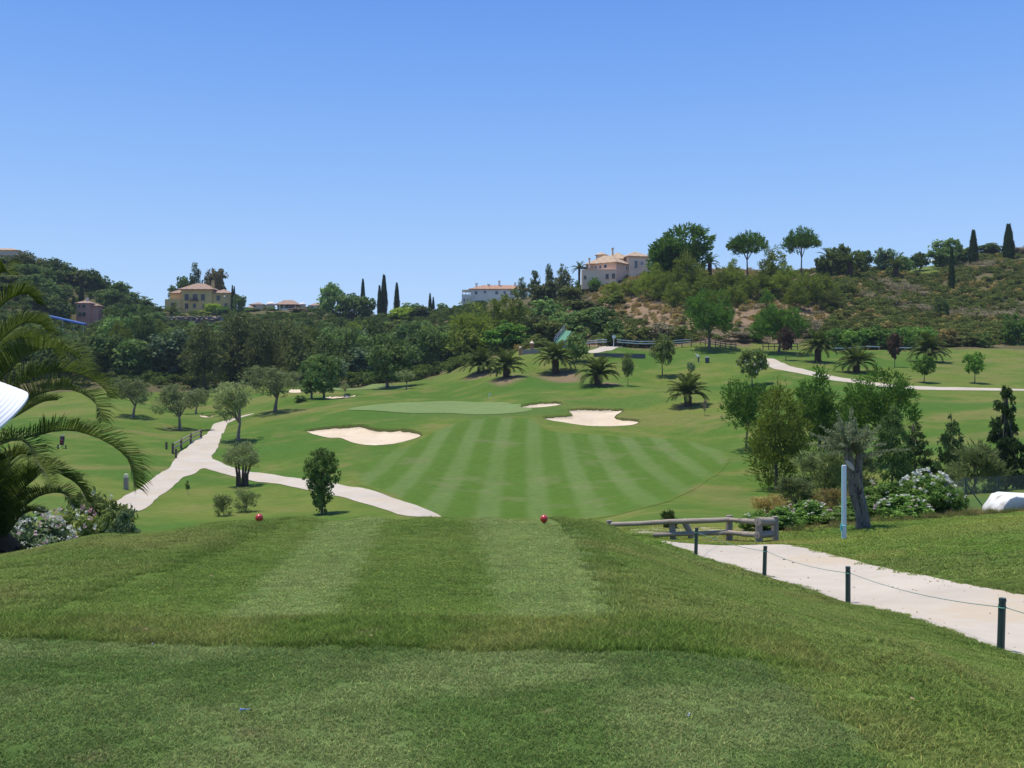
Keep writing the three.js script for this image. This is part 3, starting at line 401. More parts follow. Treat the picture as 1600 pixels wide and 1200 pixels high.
function proto(shape, pal, variant, n, size) {
  const key = [shape, pal, variant, n, size].join(); if (protoCache.has(key)) return protoCache.get(key);
  const seed = variant * 131 + shape.length * 17 + shape.charCodeAt(0) * 7 + pal.charCodeAt(0), R = RNG(seed), S = SHAPES[shape](R);
  const p = { crown: shape === 'cypress' ? spire(seed, PAL[pal], n) : leaves(seed + 5, S.lobes, { ...S.o, n, size, clumps: Math.round(S.o.clumps * Math.sqrt(n / 1400)), rc: S.o.rc * (n > 3000 ? .8 : 1), pal: PAL[pal], lift: [.85, 1, 1.25][variant % 3] }), trunk: limbs(seed, S.trunk[0], S.trunk[1], S.lobes.slice(0, 6)) };
  protoCache.set(key, p); return p;
}
let plantCount = 0;
function plant(name, shape, pal, base, w, h, label, category, o = {}) {
  const v = o.v ?? plantCount % 3; plantCount++;
  const p = proto(shape, pal, v, Math.round((o.n ?? 1300) * 1.5), (o.size ?? .062) * 1.22), t = thing(name, label, category, base, o.turn ?? (plantCount * 2.39996) % 6.2832, o.group);
  t.scale.set(w * 1.1, h, w * 1.1); obj('trunk', p.trunk, o.bark || barkMat, t); obj('crown', p.crown, leafMat, t); return t;
}
// a plant given by the photo column, the row of its top, its distance (or, negative, the row of its foot) and its width in photo pixels
function put(name, shape, pal, px, top, ref, wpx, label, category = 'tree', o = {}) {
  const b = ref < 0 ? ground(px, -ref) : onG((px - 800) / F * ref, ref), D = -b.z, h = Math.max(.4, EYE + (HOR - top) / F * D - b.y); b.y -= .02 * h;
  return plant(name, shape, pal, b, wpx / F * D * 1.04, h * 1.02, label, category, o);
}
const ORD0 = ['first', 'second', 'third', 'fourth', 'fifth', 'sixth', 'seventh'];
// trees standing free on the lawns
const OL = { n: 3000, size: .045, bark: barkGrey }, MD = { n: 2600, size: .045 };
put('olive_tree', 'olive', 'olive', 281, 597, -672, 74, 'grey-green olive tree on the left lawn above the log railing', 'tree', OL);
put('olive_tree', 'olive', 'olive', 306, 604, -647, 44, 'small grey olive behind the left lawn, next to a tiny bunker', 'tree', OL);
put('olive_tree', 'olive', 'olive', 372, 591, -688, 80, 'large grey olive tree on the grass where the path forks', 'tree', OL);
put('olive_tree', 'olive', 'olive', 430, 569, -643, 88, 'widest grey olive with a forked trunk beyond the path', 'tree', OL);
put('olive_tree', 'olive', 'olive', 539, 597, -619, 20, 'tiny round olive in front of the far sliver of sand', 'tree', { n: 900, size: .07, bark: barkGrey });
put('olive_tree', 'olive', 'olive', 635, 577, -608, 30, 'small olive at the foot of the grassy rise', 'tree', { n: 900, size: .07, bark: barkGrey });
put('olive_tree', 'olive', 'olive', 208, 588, -652, 66, 'dark olive against the wood at the far edge of the left lawn', 'tree', OL);
put('broadleaf_tree', 'oak', 'pepper', 487, 554, -623, 60, 'dark leafy tree at the left of the pair beside the far bunker', 'tree', MD);
put('broadleaf_tree', 'oak', 'oak', 506, 545, -622, 58, 'dark leafy tree with a thin straight trunk, right of the pair by the far bunker', 'tree', MD);
put('pine_tree', 'oak', 'oak', 605, 514, -607, 84, 'tall dark tree with a bare trunk standing alone before the wood', 'tree', { n: 2600, size: .045, v: 1 });
put('lawn_bush', 'shrub', 'pepper', 471, 615, -628, 24, 'low green bush on the grass left of the leafy pair', 'bush', { n: 800, size: .09 });
put('oak_tree', 'pear', 'oak', 503, 697, -803, 62, 'dense dark young oak just beyond the edge of the tee', 'tree', { n: 6500, size: .034 });
put('sapling', 'young', 'pepper', 293, 750, -772, 8, 'thin sapling on the grass between the path arms', 'sapling', { n: 300, size: .12 });
put('grey_shrub', 'spray', 'feather', 350, 768, -806, 34, 'wispy grey shrub below the squat olive', 'shrub', { n: 900, size: .1 });
put('grey_shrub', 'spray', 'feather', 384, 762, -800, 44, 'wispy spreading shrub at the right below the squat olive', 'shrub', { n: 900, size: .1 });
put('young_tree', 'young', 'young', 1035, 518, -588, 42, 'round-crowned young tree on the slope left of the golfer', 'tree', { n: 2400, size: .05, bark: barkDark });
put('young_tree', 'young', 'young', 981, 549, -603, 20, 'slim young tree on the slope right of the stout palm', 'tree', { n: 900, size: .085, bark: barkDark });
put('young_tree', 'young', 'bluegreen', 1080, 564, -588, 13, 'spindly sapling just above the lone palm', 'tree', { n: 300, size: .12 });
put('young_tree', 'young', 'grey', 1101, 622, -650, 11, 'bare thin sapling right of the lone palm', 'tree', { n: 160, size: .12 });
put('stone_pine', 'ball', 'pine', 1108, 450, -548, 72, 'ball-shaped bright green pine behind the split-rail fence', 'tree', { n: 4200, size: .05, turn: 1, v: 1 });
put('stone_pine', 'ball', 'pine', 1217, 474, -552, 80, 'broad bright green pine behind the purple tree', 'tree', { n: 4200, size: .05, turn: 2, v: 4 });
put('plum_tree', 'young', 'plum', 1228, 508, -563, 28, 'purple-leaved small tree below the broad green pine', 'tree', { n: 900, size: .08 });
put('plum_tree', 'young', 'plum', 1398, 518, -574, 26, 'purple-leaved small tree in front of the clipped hedge', 'tree', { n: 900, size: .08 });
put('young_tree', 'young', 'pine', 1523, 548, -599, 38, 'small green tree on the right lawn near the frame edge', 'tree', { n: 1300, size: .07 });
put('young_tree', 'young', 'pine', 1444, 553, -598, 36, 'small green tree in front of the rightmost lawn palm', 'tree', { n: 1300, size: .07 });
put('leaning_tree', 'oak', 'pepper', 900, 514, -566, 38, 'small leaning tree between two palms below the white railing', 'tree', { n: 1400, size: .07 });
// right-hand group in the dip
const NR2 = { n: 6500, size: .038 };
put('pine_tree', 'aleppo', 'aleppo', 1214, 592, -766, 108, 'bushy yellow-green pine in front of the group right of the fairway', 'tree', { ...NR2, v: 0 });
put('pine_tree', 'ball', 'pine', 1166, 586, -704, 74, 'dark round pine at the left of the group right of the fairway', 'tree', { n: 4200, size: .045, v: 3 });
put('pine_tree', 'aleppo', 'pine', 1281, 575, 76, 104, 'dark green pine behind the yellow-green pine', 'tree', { ...NR2, v: 3 });
put('pine_tree', 'ball', 'pine', 1375, 573, 72, 108, 'broad dark green pine behind the sawn-off olive', 'tree', { ...NR2, v: 0 });
put('juniper_tree', 'tall', 'pepper', 1394, 634, 60, 68, 'bushy grey-green juniper right of the sawn-off olive', 'tree', { n: 4000, size: .05 });
put('juniper_tree', 'conifer', 'oak', 1430, 652, 62, 66, 'small dark juniper beside the grey-green one', 'tree', { n: 2600, size: .07 });
put('juniper_tree', 'tall', 'cypress', 1487, 648, 58, 48, 'slim dark juniper standing alone on the right lawn', 'tree', { n: 2600, size: .06 });
put('conifer_tree', 'conifer', 'cypress', 1572, 592, 48, 76, 'tall open conifer with drooping branches at the right edge', 'tree', { n: 5200, size: .055 });
put('feathery_bush', 'spray', 'feather', 1524, 682, 47, 100, 'feathery grey-green bush left of the tall open conifer', 'bush', { n: 2600, size: .08 });
put('feathery_bush', 'spray', 'feather', 1290, 698, 50, 100, 'feathery grey-green bush behind the white stake', 'bush', { n: 3200, size: .075 });
put('feathery_bush', 'spray', 'feather', 1244, 740, 47, 80, 'feathery grey bush at the foot of the yellow-green pine', 'bush', { n: 2600, size: .08 });
put('feathery_bush', 'spray', 'feather', 1335, 700, 56, 70, 'feathery dark bush between the sawn-off olive and the dark pines', 'bush', { n: 2600, size: .08, v: 0 });
put('dry_bush', 'spray', 'dry', 1206, 770, 44, 60, 'brown dry bush left of the oleanders', 'bush', { n: 2000, size: .08 });
put('dry_bush', 'spray', 'dry', 1300, 760, 38, 60, 'straw-coloured dry bush behind the white stake', 'bush', { n: 1600, size: .08 });
// oleanders with blossoms
function oleander(px, top, ref, wpx, label, pal, blossom, nb, o = {}) {
  const t = put('oleander_bush', o.shape || 'shrub', pal, px, top, ref, wpx, label, 'bush', { n: o.n ?? 5200, size: o.size ?? .055, v: o.v, turn: o.turn });
  const R = RNG(px * 3 + top), pos = [], col = [], S = SHAPES.shrub(RNG(7));
  for (let k = 0; k < nb; k++) { const d = sph(R); d.y = Math.abs(d.y) * .9 + .05; const cx = d.x * .46, cy = .32 + d.y * .58, cz = d.z * .46, cc = blossom[Math.floor(R() * blossom.length)]; for (let q = 0; q < 8; q++) { const e = sph(R), s = (o.fs ?? .013) * (.6 + .8 * R()), nn = sph(R), u = sph(R).cross(nn).normalize().multiplyScalar(s), w2 = u.clone().cross(nn).normalize().multiplyScalar(s), p = V(cx + e.x * .022, cy + e.y * .022, cz + e.z * .022); pos.push(p.x - u.x, p.y - u.y, p.z - u.z, p.x + w2.x, p.y + w2.y, p.z + w2.z, p.x + u.x, p.y + u.y, p.z + u.z, p.x - u.x, p.y - u.y, p.z - u.z, p.x + u.x, p.y + u.y, p.z + u.z, p.x - w2.x, p.y - w2.y, p.z - w2.z); const m = .85 + .2 * R(); for (let z = 0; z < 6; z++) col.push(cc[0] * m, cc[1] * m, cc[2] * m); } }
  const g = new THREE.BufferGeometry(); g.setAttribute('position', new THREE.Float32BufferAttribute(pos, 3)); g.setAttribute('color', new THREE.Float32BufferAttribute(col, 3)); g.computeVertexNormals(); obj('blossoms', g, leafMat, t); return t;
}
const WH = [[.75, .74, .68], [.7, .72, .6]], PK = [[.66, .36, .4], [.72, .5, .5]], WP = [...WH, [.7, .5, .52]];
oleander(1190, 790, 28.6, 66, 'green oleander with a few pink blossoms right of the log railing', 'oleander', WP, 12);
oleander(1262, 776, 29, 74, 'green oleander with pale pink blossoms behind the white stake', 'oleander', WP, 34, { fs: .018 });
oleander(1378, 740, 30.5, 80, 'fresh green oleander right of the leaning trunk', 'oleander', WP, 20, { fs: .018 });
oleander(1448, 722, 30.5, 84, 'tall oleander full of white blossoms beside the wire fence', 'oleander', WH, 80, { fs: .02 });
oleander(1412, 768, 28.4, 80, 'low oleander with scattered white blossoms at the mound edge', 'oleander', [...WH, ...WP], 60, { fs: .018 });
oleander(1312, 792, 28.2, 56, 'low leafy oleander behind the foot of the white stake', 'oleander', WP, 8);
oleander(40, 776, 17.5, 150, 'oleander thick with white blossoms under the palm fronds', 'bluegreen', [...WH, ...WH, [.72, .52, .55]], 260, { n: 8000, size: .045, fs: .011 });
oleander(112, 768, 20, 110, 'yellowish oleander with pink blossoms next to the white one', 'young', [...PK, ...WP], 60, { n: 5000, size: .05 });
oleander(148, 746, 24, 110, 'tall olive-yellow oleander behind the pink one', 'young', WP, 12, { n: 5000, size: .05 });
oleander(188, 776, 21, 76, 'dark blue-green oleander at the right end of the left shrubbery', 'bluegreen', WH, 4, { n: 5000, size: .05 });
oleander(1225, 786, 28.2, 60, 'leafy oleander with pink blossoms between the two at the railing', 'oleander', WP, 12);
oleander(1345, 770, 29.6, 60, 'fresh green oleander right behind the leaning trunk', 'oleander', WP, 10);
oleander(1485, 748, 30.2, 50, 'small oleander with white blossoms at the fence post', 'oleander', WH, 14);
oleander(1175, 541, -603, 50, 'white-flowering standard shrub rising behind the dark round pine', 'young', [...WH, [.72, .5, .58]], 26, { n: 2600, size: .07, shape: 'young' });
put('spiky_plant', 'spray', 'oak', 1047, 795, 30, 24, 'small spiky dark plant behind the log railing', 'plant', { n: 500, size: .3 });
// ridge on the right
const RG = { n: 2600, size: .055 };
put('ridge_pine', 'lean', 'pine', 1060, 347, 252, 92, 'biggest wind-swept pine on the ridge beside the pink villa', 'tree', { n: 6000, size: .055, turn: 0, v: 0 });
for (const [px, top, D, w, l] of [[1026, 412, 246, 52, 'yellow-green pine at the left foot of the biggest ridge pine'], [1074, 390, 240, 64, 'yellow-green pine below the biggest ridge pine'], [1100, 425, 236, 46, 'low yellow-green pine below the ridge palm'], [1145, 406, 240, 46, 'yellow-green pine below the left umbrella pine'], [1208, 384, 246, 58, 'broad pine between the two umbrella pines'], [1262, 418, 232, 60, 'yellow-green pine below the right umbrella pine'], [1198, 450, 226, 22, 'small young pine on the bare brown slope'], [1190, 425, 242, 40, 'low green pine left of the broad one'], [985, 432, 262, 44, 'yellow-green bush right below the pink villa'], [958, 440, 272, 40, 'yellow-green young pine in front of the pink villa'], [1108, 452, 222, 44, 'yellow-green pine just behind the ball-shaped pine']])
  put('ridge_pine', 'aleppo', px === 1198 ? 'pine' : 'aleppo', px, top, D, w, l, 'tree', RG);
for (const [px, top, D, w, l] of [[1042, 418, 242, 50, 'second yellow-green pine at the left foot of the biggest ridge pine'], [1008, 424, 252, 40, 'leftmost yellow-green pine beside the pink villa'], [1125, 418, 238, 46, 'yellow-green pine right of the ridge palm'], [1165, 422, 236, 44, 'low yellow-green pine under the left umbrella pine'], [1228, 412, 238, 50, 'yellow-green pine right of the broad ridge pine'], [1286, 425, 238, 46, 'low yellow-green pine below the dark skyline trees'], [1060, 432, 232, 50, 'lowest yellow-green pine on the brow of the bare slope'], [1090, 415, 244, 44, 'yellow-green pine left of the ridge palm'], [1243, 440, 226, 40, 'small yellow-green pine low on the brow'], [1148, 440, 228, 40, 'small yellow-green pine at the edge of the bare slope'], [1320, 432, 246, 40, 'olive-green pine at the upper left of the scrub'], [1300, 452, 228, 44, 'light green bush-like pine in the upper scrub']])
  put('ridge_pine', 'aleppo', px > 1290 ? 'scrub' : 'aleppo', px, top, D, w * 1.1, l, 'tree', RG);
put('umbrella_pine', 'umbrella', 'pine', 1168, 361, 258, 62, 'left of the two umbrella pines on the skyline', 'tree', { n: 4000, size: .045, v: 0 });
put('umbrella_pine', 'umbrella', 'pine', 1252, 356, 262, 54, 'right of the two umbrella pines on the skyline', 'tree', { n: 4000, size: .045, v: 3 });
for (const [px, top, D, w, pal, l] of [[1312, 379, 282, 44, 'oak', 'dark skyline tree right of the umbrella pines'], [1345, 384, 285, 34, 'oak', 'dark tree in the middle of the skyline clump'], [1382, 385, 292, 34, 'bluegreen', 'bluish tree at the gap in the skyline clump'], [1437, 392, 300, 30, 'oak', 'small dark tree before the big round skyline tree'], [1470, 373, 305, 48, 'pepper', 'big round tree on the right skyline'], [1502, 383, 310, 40, 'oak', 'dark tree left of the pointed cypress'], [1550, 378, 320, 44, 'oak', 'dark tree between the two pointed cypresses'], [1592, 384, 310, 36, 'grey', 'greyish tree at the right end of the skyline'], [1410, 400, 296, 36, 'pepper', 'low tree above the bright green patch'], [1288, 398, 276, 34, 'oak', 'low dark tree just right of the right umbrella pine']])
  put('skyline_tree', 'oak', pal, px, top, D, w, l, 'tree', { n: 1800, size: .07 });
put('cypress_tree', 'cypress', 'cypress', 1521, 359, 300, 13, 'pointed dark cypress on the right skyline, left of two', 'tree', { n: 1600, size: .065 });
put('cypress_tree', 'cypress', 'cypress', 1576, 350, 300, 16, 'pointed dark cypress at the far right of the skyline', 'tree', { n: 1600, size: .065 });
put('cypress_tree', 'cypress', 'cypress', 1487, 386, 262, 9, 'thin dark cypress standing in the scrub', 'tree', { n: 900, size: .12 });
// clipped hedge and bushes along the foot of the hill
[[1300, 506, 186, 54], [1332, 503, 187, 54], [1366, 500, 187, 56], [1400, 503, 186, 54], [1434, 499, 187, 54]].forEach(([px, top, D, w], i) => put('hedge_bush', 'shrub', 'hedge', px, top, D, w, 'dense green bush, ' + ['first', 'second', 'third', 'fourth', 'fifth'][i] + ' from the left in the clipped hedge row', 'hedge', { n: 1800, size: .075 }));
for (const [px, top, D, w, pal, l] of [[1510, 520, 188, 56, 'scrub', 'dark rounded bush at the foot of the scrub, near the dirt patch'], [1478, 505, 190, 44, 'dry', 'yellowish bush right of the clipped hedge'], [1535, 516, 187, 40, 'oak', 'dark low bush beside the dirt patch'], [1590, 480, 190, 44, 'hedge', 'bright green round bush at the right frame edge'], [1470, 455, 228, 24, 'oak', 'dark round bush in the middle of the scrub'], [960, 496, 194, 54, 'oak', 'dark bush behind the white railing, near the round sign'], [998, 500, 192, 52, 'scrub', 'dark olive bush behind the middle of the railing'], [1030, 502, 194, 50, 'grey', 'greyish bush behind the railing end'], [1064, 508, 194, 44, 'scrub', 'olive-green bush left of the ball-shaped pine'], [1160, 512, 192, 60, 'grey', 'grey leafless bush right of the ball-shaped pine'], [1260, 500, 196, 50, 'grey', 'grey bush right of the broad green pine']])
  put('slope_bush', 'shrub', pal, px, top, D, w, l, 'bush', { n: 1500, size: .08 });
// wood in the middle, below the white villa
for (const [sh, pal, px, top, D, w, l] of [
  ['aleppo', 'aleppo', 742, 470, 218, 84, 'tall yellow-green pine at the left of the central clump'], ['aleppo', 'aleppo', 800, 452, 232, 76, 'highest yellow-green pine of the central clump, under the white villa'], ['aleppo', 'aleppo', 772, 462, 228, 70, 'yellow-green pine in the middle of the central clump'], ['oak', 'pine', 785, 500, 205, 74, 'rich green tree at the foot of the central clump'], ['oak', 'aleppo', 730, 510, 205, 60, 'leafy yellow-green tree above the leftmost lawn palm'],
  ['oak', 'casu', 835, 490, 212, 60, 'brownish dark tree right of the central clump'], ['oak', 'pepper', 880, 480, 226, 62, 'grey-green pepper tree above the green tarpaulin'], ['oak', 'pepper', 925, 478, 214, 74, 'wide soft-green pepper tree behind the white railing'], ['oak', 'scrub', 868, 500, 206, 60, 'dull green tree behind the green tarpaulin'], ['shrub', 'scrub', 838, 520, 196, 44, 'low dull bush behind the orange pillar'],
  ['tall', 'oak', 858, 413, 315, 22, 'slim tree on the crest left of the pink villa'], ['tall', 'oak', 835, 421, 330, 24, 'dark tree on the crest right of the white villa'], ['tall', 'casu', 880, 414, 305, 38, 'tall brown-green tree by the crest palms'], ['oak', 'casu', 850, 438, 290, 50, 'dark tree right below the crest'], ['oak', 'scrub', 890, 448, 282, 44, 'olive-brown tree left below the pink villa'], ['oak', 'pepper', 860, 462, 262, 52, 'green tree on the slope between the villas'], ['oak', 'scrub', 905, 465, 262, 50, 'dull tree below the pink villa terrace'], ['oak', 'aleppo', 955, 455, 256, 40, 'yellowish tree under the pink villa'], ['shrub', 'hedge', 932, 428, 292, 24, 'clipped green ball shrub in front of the pink villa'], ['shrub', 'hedge', 902, 433, 296, 20, 'green shrub at the left corner of the pink villa'], ['oak', 'pepper', 818, 478, 250, 40, 'bluish green tree right under the white villa'], ['tall', 'oak', 815, 432, 345, 20, 'small dark tree at the right gable of the white villa'],
]) put('wood_tree', sh, pal, px, top, D, w, l, 'tree', { n: 2200, size: .06 });
// crest between the villas: cypresses and rounded trees
for (const [px, top, D, w, l] of [[567, 436, 388, 10, 'slim cypress left of the tallest crest cypress'], [600, 429, 385, 13, 'tallest dark cypress on the central crest'], [593, 446, 384, 9, 'lower cypress touching the tallest crest cypress'], [620, 442, 386, 11, 'slim cypress right of the tallest crest cypress'], [672, 458, 392, 7, 'short cypress left of the stone wall on the crest'], [677, 464, 392, 6, 'shortest cypress left of the stone wall on the crest'], [363, 446, 390, 6, 'narrow cypress at the right corner of the yellow villa'], [366, 447, 390, 6, 'second narrow cypress at the right corner of the yellow villa'], [474, 505, 300, 11, 'narrow dark cypress in the wooded slope under the pink blossom bush'], [127, 442, 345, 9, 'cypress right behind the pink tower'], [115, 462, 338, 7, 'small cypress at the left of the pink tower']])
  put('cypress_tree', 'cypress', 'cypress', px, top, D, w * .82, l, 'tree', { n: 1200, size: .075 });
for (const [sh, pal, px, top, D, w, l] of [
  ['oak', 'pepper', 520, 440, 372, 42, 'highest rounded tree on the central crest'], ['oak', 'pepper', 545, 455, 366, 50, 'rounded tree right of the highest crest tree'], ['oak', 'oak', 570, 458, 362, 34, 'dark tree at the foot of the slim cypress'], ['oak', 'oak', 375, 456, 384, 20, 'dark round tree right of the yellow villa cypresses'], ['tall', 'oak', 306, 412, 402, 30, 'green tree behind the yellow villa roof'], ['oak', 'euca', 334, 418, 404, 36, 'brownish tree behind the yellow villa chimney'], ['oak', 'oak', 275, 442, 402, 22, 'small dark tree behind the left wing of the yellow villa'], ['oak', 'pepper', 290, 428, 403, 26, 'grey-green tree behind the yellow villa roof hip'],
  ['oak', 'pepper', 640, 472, 360, 44, 'green tree right of the crest cypresses'], ['oak', 'lime', 625, 478, 350, 40, 'yellow-green bush under the crest cypresses'], ['oak', 'oak', 660, 476, 352, 34, 'dark tree left of the stone wall'], ['oak', 'pepper', 692, 473, 375, 20, 'small tree in front of the stone wall'], ['shrub', 'olive', 728, 460, 376, 20, 'pale bush at the foot of the white villa'],
]) put('crest_tree', sh, pal, px, top, D, w, l, 'tree', { n: 1600, size: .07 });
oleander(467, 480, 385, 30, 'pink blossoming bush below the low tiled house', 'scrub', [[.6, .36, .36], [.66, .45, .42]], 150, { n: 900, size: .08 });
put('garden_bush', 'shrub', 'lime', 313, 484, 380, 34, 'bright yellow-green bush in front of the yellow villa', 'bush', { n: 900, size: .09 });
put('garden_bush', 'shrub', 'lime', 335, 470, 384, 30, 'bright green bush at the right corner of the yellow villa front', 'bush', { n: 900, size: .09 });
put('garden_bush', 'shrub', 'hedge', 350, 474, 381, 30, 'dark green bush beside the yellow villa cypresses', 'bush', { n: 900, size: .09 });
put('garden_bush', 'shrub', 'hedge', 250, 476, 384, 26, 'green bush left of the yellow villa', 'bush', { n: 900, size: .09 });
[[386, 479], [402, 481], [420, 478], [432, 484], [476, 477], [490, 480], [508, 479]].forEach(([px, top], i) => put('garden_bush', 'shrub', i % 2 ? 'hedge' : 'pepper', px, top, 394, 22, (ORD0[i]) + ' bush from the left in front of the low tiled houses', 'bush', { n: 700, size: .1 }));
// wooded slope: trees one behind another from the lawn edge up to the houses
const WL = [[-120, 470], [0, 470], [60, 482], [92, 492], [100, 514], [158, 514], [176, 472], [205, 466], [250, 484], [262, 496], [358, 494], [375, 472], [400, 487], [470, 492], [515, 490], [560, 494], [640, 494], [720, 496]];
const RANK = new Map(), ORD = ['first', 'second', 'third', 'fourth', 'fifth', 'sixth', 'seventh', 'eighth', 'ninth', 'tenth', 'eleventh', 'twelfth', 'thirteenth', 'fourteenth', 'fifteenth', 'sixteenth', 'seventeenth', 'eighteenth', 'nineteenth', 'twentieth'];
function ranked(kind, place, px, t) { const k = kind + '|' + place; if (!RANK.has(k)) RANK.set(k, []); RANK.get(k).push([px, t]); }
const limitAt = px => { let k = 0; while (k < WL.length - 2 && WL[k + 1][0] < px) k++; return lerp(WL[k][1], WL[k + 1][1], clamp((px - WL[k][0]) / (WL[k + 1][0] - WL[k][0]), 0, 1)); };
{
  const R = RNG(4242), kinds = [['tall', 'casu', 'tall brownish-green tree', 1.35], ['oak', 'oak', 'dark round evergreen', 1], ['tall', 'oak', 'tall dark evergreen', 1.3], ['oak', 'pepper', 'soft leafy tree', .9], ['oak', 'scrub', 'dull olive-green tree', .85], ['aleppo', 'aleppo', 'yellow-green pine', .9], ['oak', 'bluegreen', 'bluish grey-green tree', .9]];
  const rows = [201, 212, 225, 240, 258, 280, 305, 332, 358];
  for (const [ri, D0] of rows.entries()) for (let px = -70 + (ri % 2) * 20; px < 735; px += 44 * 225 / D0 * (.85 + .3 * R())) {
    const D = D0 + (R() - .5) * 14, k = px > 280 && px < 470 && ri < 4 ? [0, 0, 2, 1, 0, 4][Math.floor(R() * 6)] : [1, 1, 3, 4, 5, 6, 2, 3][Math.floor(R() * 8)], K = kinds[k], p2 = px + (R() - .5) * 22, v = Math.floor(R() * 3), hh = (7.5 + 6 * R()) * K[3] * (p2 > 280 && p2 < 490 && ri < 4 ? 1.15 : 1), ww = 7 + 4 * R(), cut = R();
    const b = onG((p2 - 800) / F * D, D), top = HOR - (b.y + hh - EYE) / D * F, lim = limitAt(p2) + 3 + cut * 14, h = top < lim ? (HOR - lim) / F * D + EYE - b.y : hh;
    if (h < 1.8 || (p2 > 545 && D < 218) ) continue;
    const where = p2 < 160 ? 'below the pink tower' : p2 < 270 ? 'beside the yellow villa' : p2 < 370 ? 'below the yellow villa' : p2 < 520 ? 'below the low houses' : 'below the crest cypresses', row = ri < 3 ? 'low on' : ri < 6 ? 'half way up' : 'high on';
    b.y -= .2; ranked(K[2], row + ' the slope ' + where, p2, plant('slope_tree', K[0], K[1], b, Math.min(ww, h * 1.2), h, K[2] + ' ' + row + ' the slope ' + where, 'tree', { v, n: ri < 4 ? 1900 : 1200, size: ri < 4 ? .062 : .075, group: K[2] + ' ' + row + ' the slope ' + where }));
  }
  // dark trees over the left hill
  const ridge = [[-90, 392], [0, 398], [22, 396], [45, 383], [60, 392], [100, 404], [130, 412], [150, 413], [170, 422], [190, 436], [205, 452], [235, 462]];
  const rAt = px => { let k = 0; while (k < ridge.length - 2 && ridge[k + 1][0] < px) k++; return lerp(ridge[k][1], ridge[k + 1][1], clamp((px - ridge[k][0]) / (ridge[k + 1][0] - ridge[k][0]), 0, 1)); };
  for (const [ri, off] of [0, 16, 34, 54].entries()) for (let px = -80; px < 238; px += 17 + 7 * R()) {
    const D = 362 - ri * 14 + (R() - .5) * 8, top = rAt(px) + off + R() * 9, b = onG((px - 800) / F * D, D), h = clamp((HOR - top) / F * D + EYE - b.y, 2.5, 16); if (px > 104 && px < 162 && ri > 0) { R(); R(); R(); continue; }
    b.y -= .2; ranked('dark rounded tree', ['in the top row', 'in the second row', 'in the third row', 'in the lowest row'][ri] + ' on the left hill', px, plant('hill_tree', 'oak', ['oak', 'oak', 'casu', 'pepper'][Math.floor(R() * 4)], b, 7.5 + 3 * R(), h, 'dark rounded tree in ' + ['the top row on the crest', 'the second row below the crest', 'the third row below the crest', 'the lowest row'][ri] + ' of the left hill', 'tree', { n: 1300, size: .07, group: 'dark trees of the left hill, row ' + (ri + 1) }));
  }
}
for (const [k, list] of RANK) { const [kind, place] = k.split('|'); list.sort((a, b) => a[0] - b[0]); list.forEach(([, t], i) => t.userData.label = list.length > 1 ? (ORD[i] || 'last') + ' ' + kind + ' from the left, ' + place : kind + ' ' + place); }
// scrub on the dry hill: uncountable ground cover
{
  const R = RNG(777), pals = [['scrub', 'shrub'], ['dry', 'spray'], ['grey', 'shrub']], geos = pals.map(([p, s], i) => leaves(50 + i, SHAPES.shrub(RNG(3 + i)).lobes, { n: 260, size: .17, clumps: 40, rc: .16, asp: .5, pal: PAL[p] })), M = geos.map(() => [[], []]);
  for (let k = 0; k < 9000; k++) {
    const px = 700 + R() * 1000, D = 192 + Math.pow(R(), .9) * 125, x = (px - 800) / F * D, n1 = fbm(x * .05, D * .05), n2 = fbm(x * .03 + 9, D * .03), y = groundY(x, D);
    if (woodEdge(x, D) < 6) continue; const dens = px < 1290 ? (px > 960 && D < 240 ? .62 : .75) : .95; if (R() > dens) continue;
    if (px > 1415 && px < 1470 && D > 290) continue;
    const kk = px < 1290 ? (n1 > .52 ? 0 : R() < .6 ? 1 : 2) : (n2 > .6 && R() < .7 ? 2 : R() < .9 ? 0 : 1), s = (px < 1290 ? .6 + R() * 1.1 : .9 + 1.5 * R()), v = .8 + .45 * R();
    M[kk][0].push(new THREE.Matrix4().compose(V(x, y - .1, -D), new THREE.Quaternion().setFromAxisAngle(V(0, 1, 0), R() * 6.28), V(s * 1.3, s * (.7 + .4 * R()), s * 1.3))); M[kk][1].push(lin(v, v * (.95 + .1 * R()), v * .95));
  }
  for (let k = 0; k < 5200; k++) { const px = -100 + R() * 860, D = 194 + R() * 190, x = (px - 800) / F * D, s = 1 + 1.6 * R(), v = .6 + .5 * R(); if (woodEdge(x, D) < 2 || D > 374) continue; M[0][0].push(new THREE.Matrix4().compose(V(x, groundY(x, D) - .1, -D), new THREE.Quaternion().setFromAxisAngle(V(0, 1, 0), R() * 6.28), V(s * 1.3, s, s * 1.3))); M[0][1].push(lin(v * .85, v * 1.05, v * .8)); }
  geos.forEach((g, k) => { const im = new THREE.InstancedMesh(g, leafMat, M[k][0].length); M[k][0].forEach((m, i) => { im.setMatrixAt(i, m); im.setColorAt(i, M[k][1][i]); }); im.name = numbered('hillside_scrub'); shadowed(im); scene.add(im); tag(im, ['low olive-green scrub covering the dry hill', 'straw-coloured tufts on the brown slope', 'grey leafless scrub on the dry hill'][k], 'scrub', null, 'stuff'); });
}

